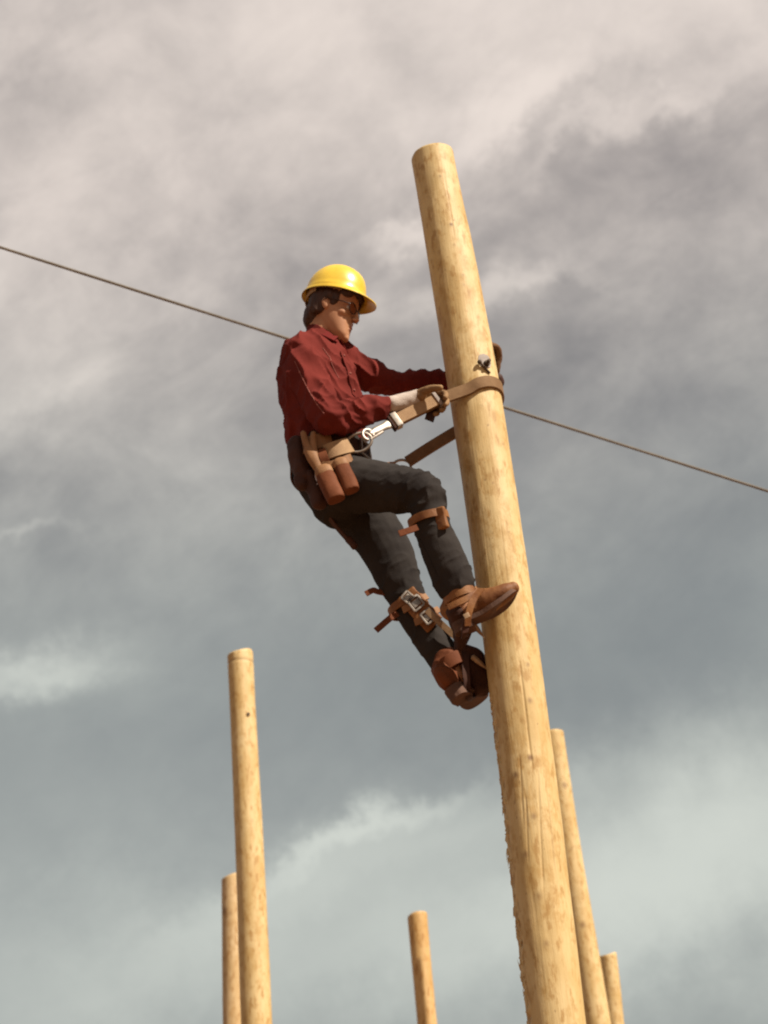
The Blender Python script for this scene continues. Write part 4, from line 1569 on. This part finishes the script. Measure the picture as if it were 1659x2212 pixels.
# near leg
tq = (P(985, 1255, 4.34) - P(926, 1110, 4.31)).normalized()
cr, cpm = climber('climbing iron on the raised near leg, its strap end sticking out below the bent knee',
             [hit(trouser_tree, u, v, 0.004)[0] for u, v in ((946, 1097), (951, 1120), (957, 1144))], [V3((0.80, -0.45, 0.25))] * 3, 0.042,
             [P(966, 1140, 4.37), P(990, 1200, 4.40), P(1010, 1270, 4.41), P(1018, 1330, 4.41)],
             P(926, 1124, 4.315), (tq * 0.9 + V3((-0.12, 0, 0.10))), (0.068, 0.069), [P(902, 1139, 4.262), P(886, 1145, 4.258), P(862, 1153, 4.255)],
             P(993, 1288, 4.345), tq, (0.050, 0.054),
             [P(1012, 1320, 4.42), P(1010, 1366, 4.42), P(1004, 1376, 4.37), P(1004, 1366, 4.31), P(1012, 1322, 4.30)],
             (P(1020, 1345, 4.42), P(1046, 1378, 4.44)))
b = bmesh.new()
loft(b, [(P(985, 1322, 4.36), 0.034, 0.040), (P(998, 1352, 4.39), 0.036, 0.036), (P(996, 1378, 4.42), 0.026, 0.026), (P(992, 1396, 4.44), 0.016, 0.018)], V3((1, 0, 0.3)), 16, 5, power=2.6)
fm = fused(b, 0.0035, 2)
displace(fm, lambda p: 0.004 * noise.noise(p * 36))
part('heel_guard', fm, M['dark_leather'], cr)
for pts_, w_ in (([P(1040, 1272, 4.29), P(1022, 1296, 4.275), P(1012, 1326, 4.28), P(1010, 1352, 4.30)], 0.024), ([P(968, 1312, 4.29), P(990, 1302, 4.278), P(1014, 1290, 4.28), P(1036, 1276, 4.30)], 0.022)):
    b = bmesh.new()
    band(b, pts_, [V3((0.8, 0.1, 0.55)) if w_ > 0.023 else UPV] * 4, w_, 0.007, 4)
    part('instep_strap', b, M['boot'], cr)
b = bmesh.new()
box(b, P(1008, 1330, 4.268), V3((0.009, 0, 0.004)), V3((0, 0.003, 0)), V3((-0.003, 0, 0.008)), 0.001)
part('buckle', b, M['iron'], cr)
# far leg: pad with bright buckles in full view
lt = (P(955, 1410, 4.57) - P(880, 1295, 4.57)).normalized()
padp = [P(876, 1281, 4.512), P(897, 1305, 4.500), P(920, 1330, 4.500), P(940, 1350, 4.508)]
cl_, clm = climber('climbing iron on the lower far leg, with bright buckles on its tan pad',
              padp, [V3((0.85, -0.25, 0.45))] * 4, 0.074,
              [P(922, 1318, 4.478), P(950, 1345, 4.485), P(980, 1372, 4.495), P(1006, 1394, 4.51)],
              P(882, 1312, 4.57), (lt * 0.8 + V3((-0.1, 0, -0.2))), (0.068, 0.070), [P(858, 1325, 4.52), P(842, 1336, 4.51), P(812, 1362, 4.51)],
              P(978, 1440, 4.565), lt, (0.062, 0.064),
              [P(1004, 1410, 4.515), P(1008, 1470, 4.50), P(1012, 1506, 4.54), P(1024, 1503, 4.62), P(1034, 1450, 4.63)],
              (P(1022, 1420, 4.51), P(1056, 1448, 4.52)))
b = bmesh.new()
loft(b, [(P(994, 1398, 4.53), 0.020, 0.024), (P(1018, 1424, 4.56), 0.046, 0.044), (P(1030, 1455, 4.59), 0.048, 0.046), (P(1034, 1482, 4.62), 0.042, 0.044)], V3((1, 0, 0.6)), 18, 5, power=2.4)
fm = fused(b, 0.0035, 2)
displace(fm, lambda p: 0.005 * noise.noise(p * 30))
part('instep_guard', fm, M['dark_leather'], cl_)
b = bmesh.new()
pts_ = around(P(974, 1440, 4.56), lt, 0.061, 0.063, RT)
band(b, pts_, [lt] * len(pts_), 0.048, 0.007, 3, closed=True)
part('ankle_cuff', b, M['red_leather'], cl_)
for (u, v), (du, dv) in (((899, 1303), (8, 10)), ((926, 1331), (8, 10)), ((880, 1290), (7, 6))):
    b = bmesh.new()
    c = P(u, v, 4.486)
    ex, ey = (P(u + du, v + dv, 4.486) - c), (P(u + dv, v - du, 4.486) - c)
    nz3 = ex.cross(ey).normalized()
    box(b, c + ey, ex, ey.normalized() * 0.0035, nz3 * 0.004, 0.001)
    box(b, c - ey, ex, ey.normalized() * 0.0035, nz3 * 0.004, 0.001)
    box(b, c + ex, ex.normalized() * 0.0035, ey, nz3 * 0.004, 0.001)
    box(b, c - ex, ex.normalized() * 0.0035, ey, nz3 * 0.004, 0.001)
    box(b, c, ex * 0.55, ey * 0.7, nz3 * 0.003, 0.001)
    part('buckle', b, M['steel'], cl_)
b = bmesh.new()
band(b, [P(835, 1282, 4.56), P(815, 1278, 4.55), P(806, 1275, 4.55), P(790, 1283, 4.55)], [lt] * 4, 0.020, 0.007, 3)
part('strap_tail', b, M['red_leather'], cl_)
b = bmesh.new()
band(b, [P(870, 1318, 4.505), P(885, 1310, 4.495), P(908, 1294, 4.492), P(922, 1288, 4.51)], [lt] * 4, 0.024, 0.007, 3)
part('pad_strap', b, M['leather'], cl_)
b = bmesh.new()
band(b, [P(896, 1345, 4.505), P(912, 1338, 4.493), P(936, 1322, 4.49), P(948, 1316, 4.51)], [lt] * 4, 0.024, 0.007, 3)
part('pad_strap', b, M['leather'], cl_)
b = bmesh.new()
c = P(948, 1112, 4.30)
box(b, c, V3((0.012, -0.006, 0)), V3((0.002, 0.004, 0)), V3((0.003, 0, 0.013)), 0.001)
part('buckle', b, M['iron'], cr)
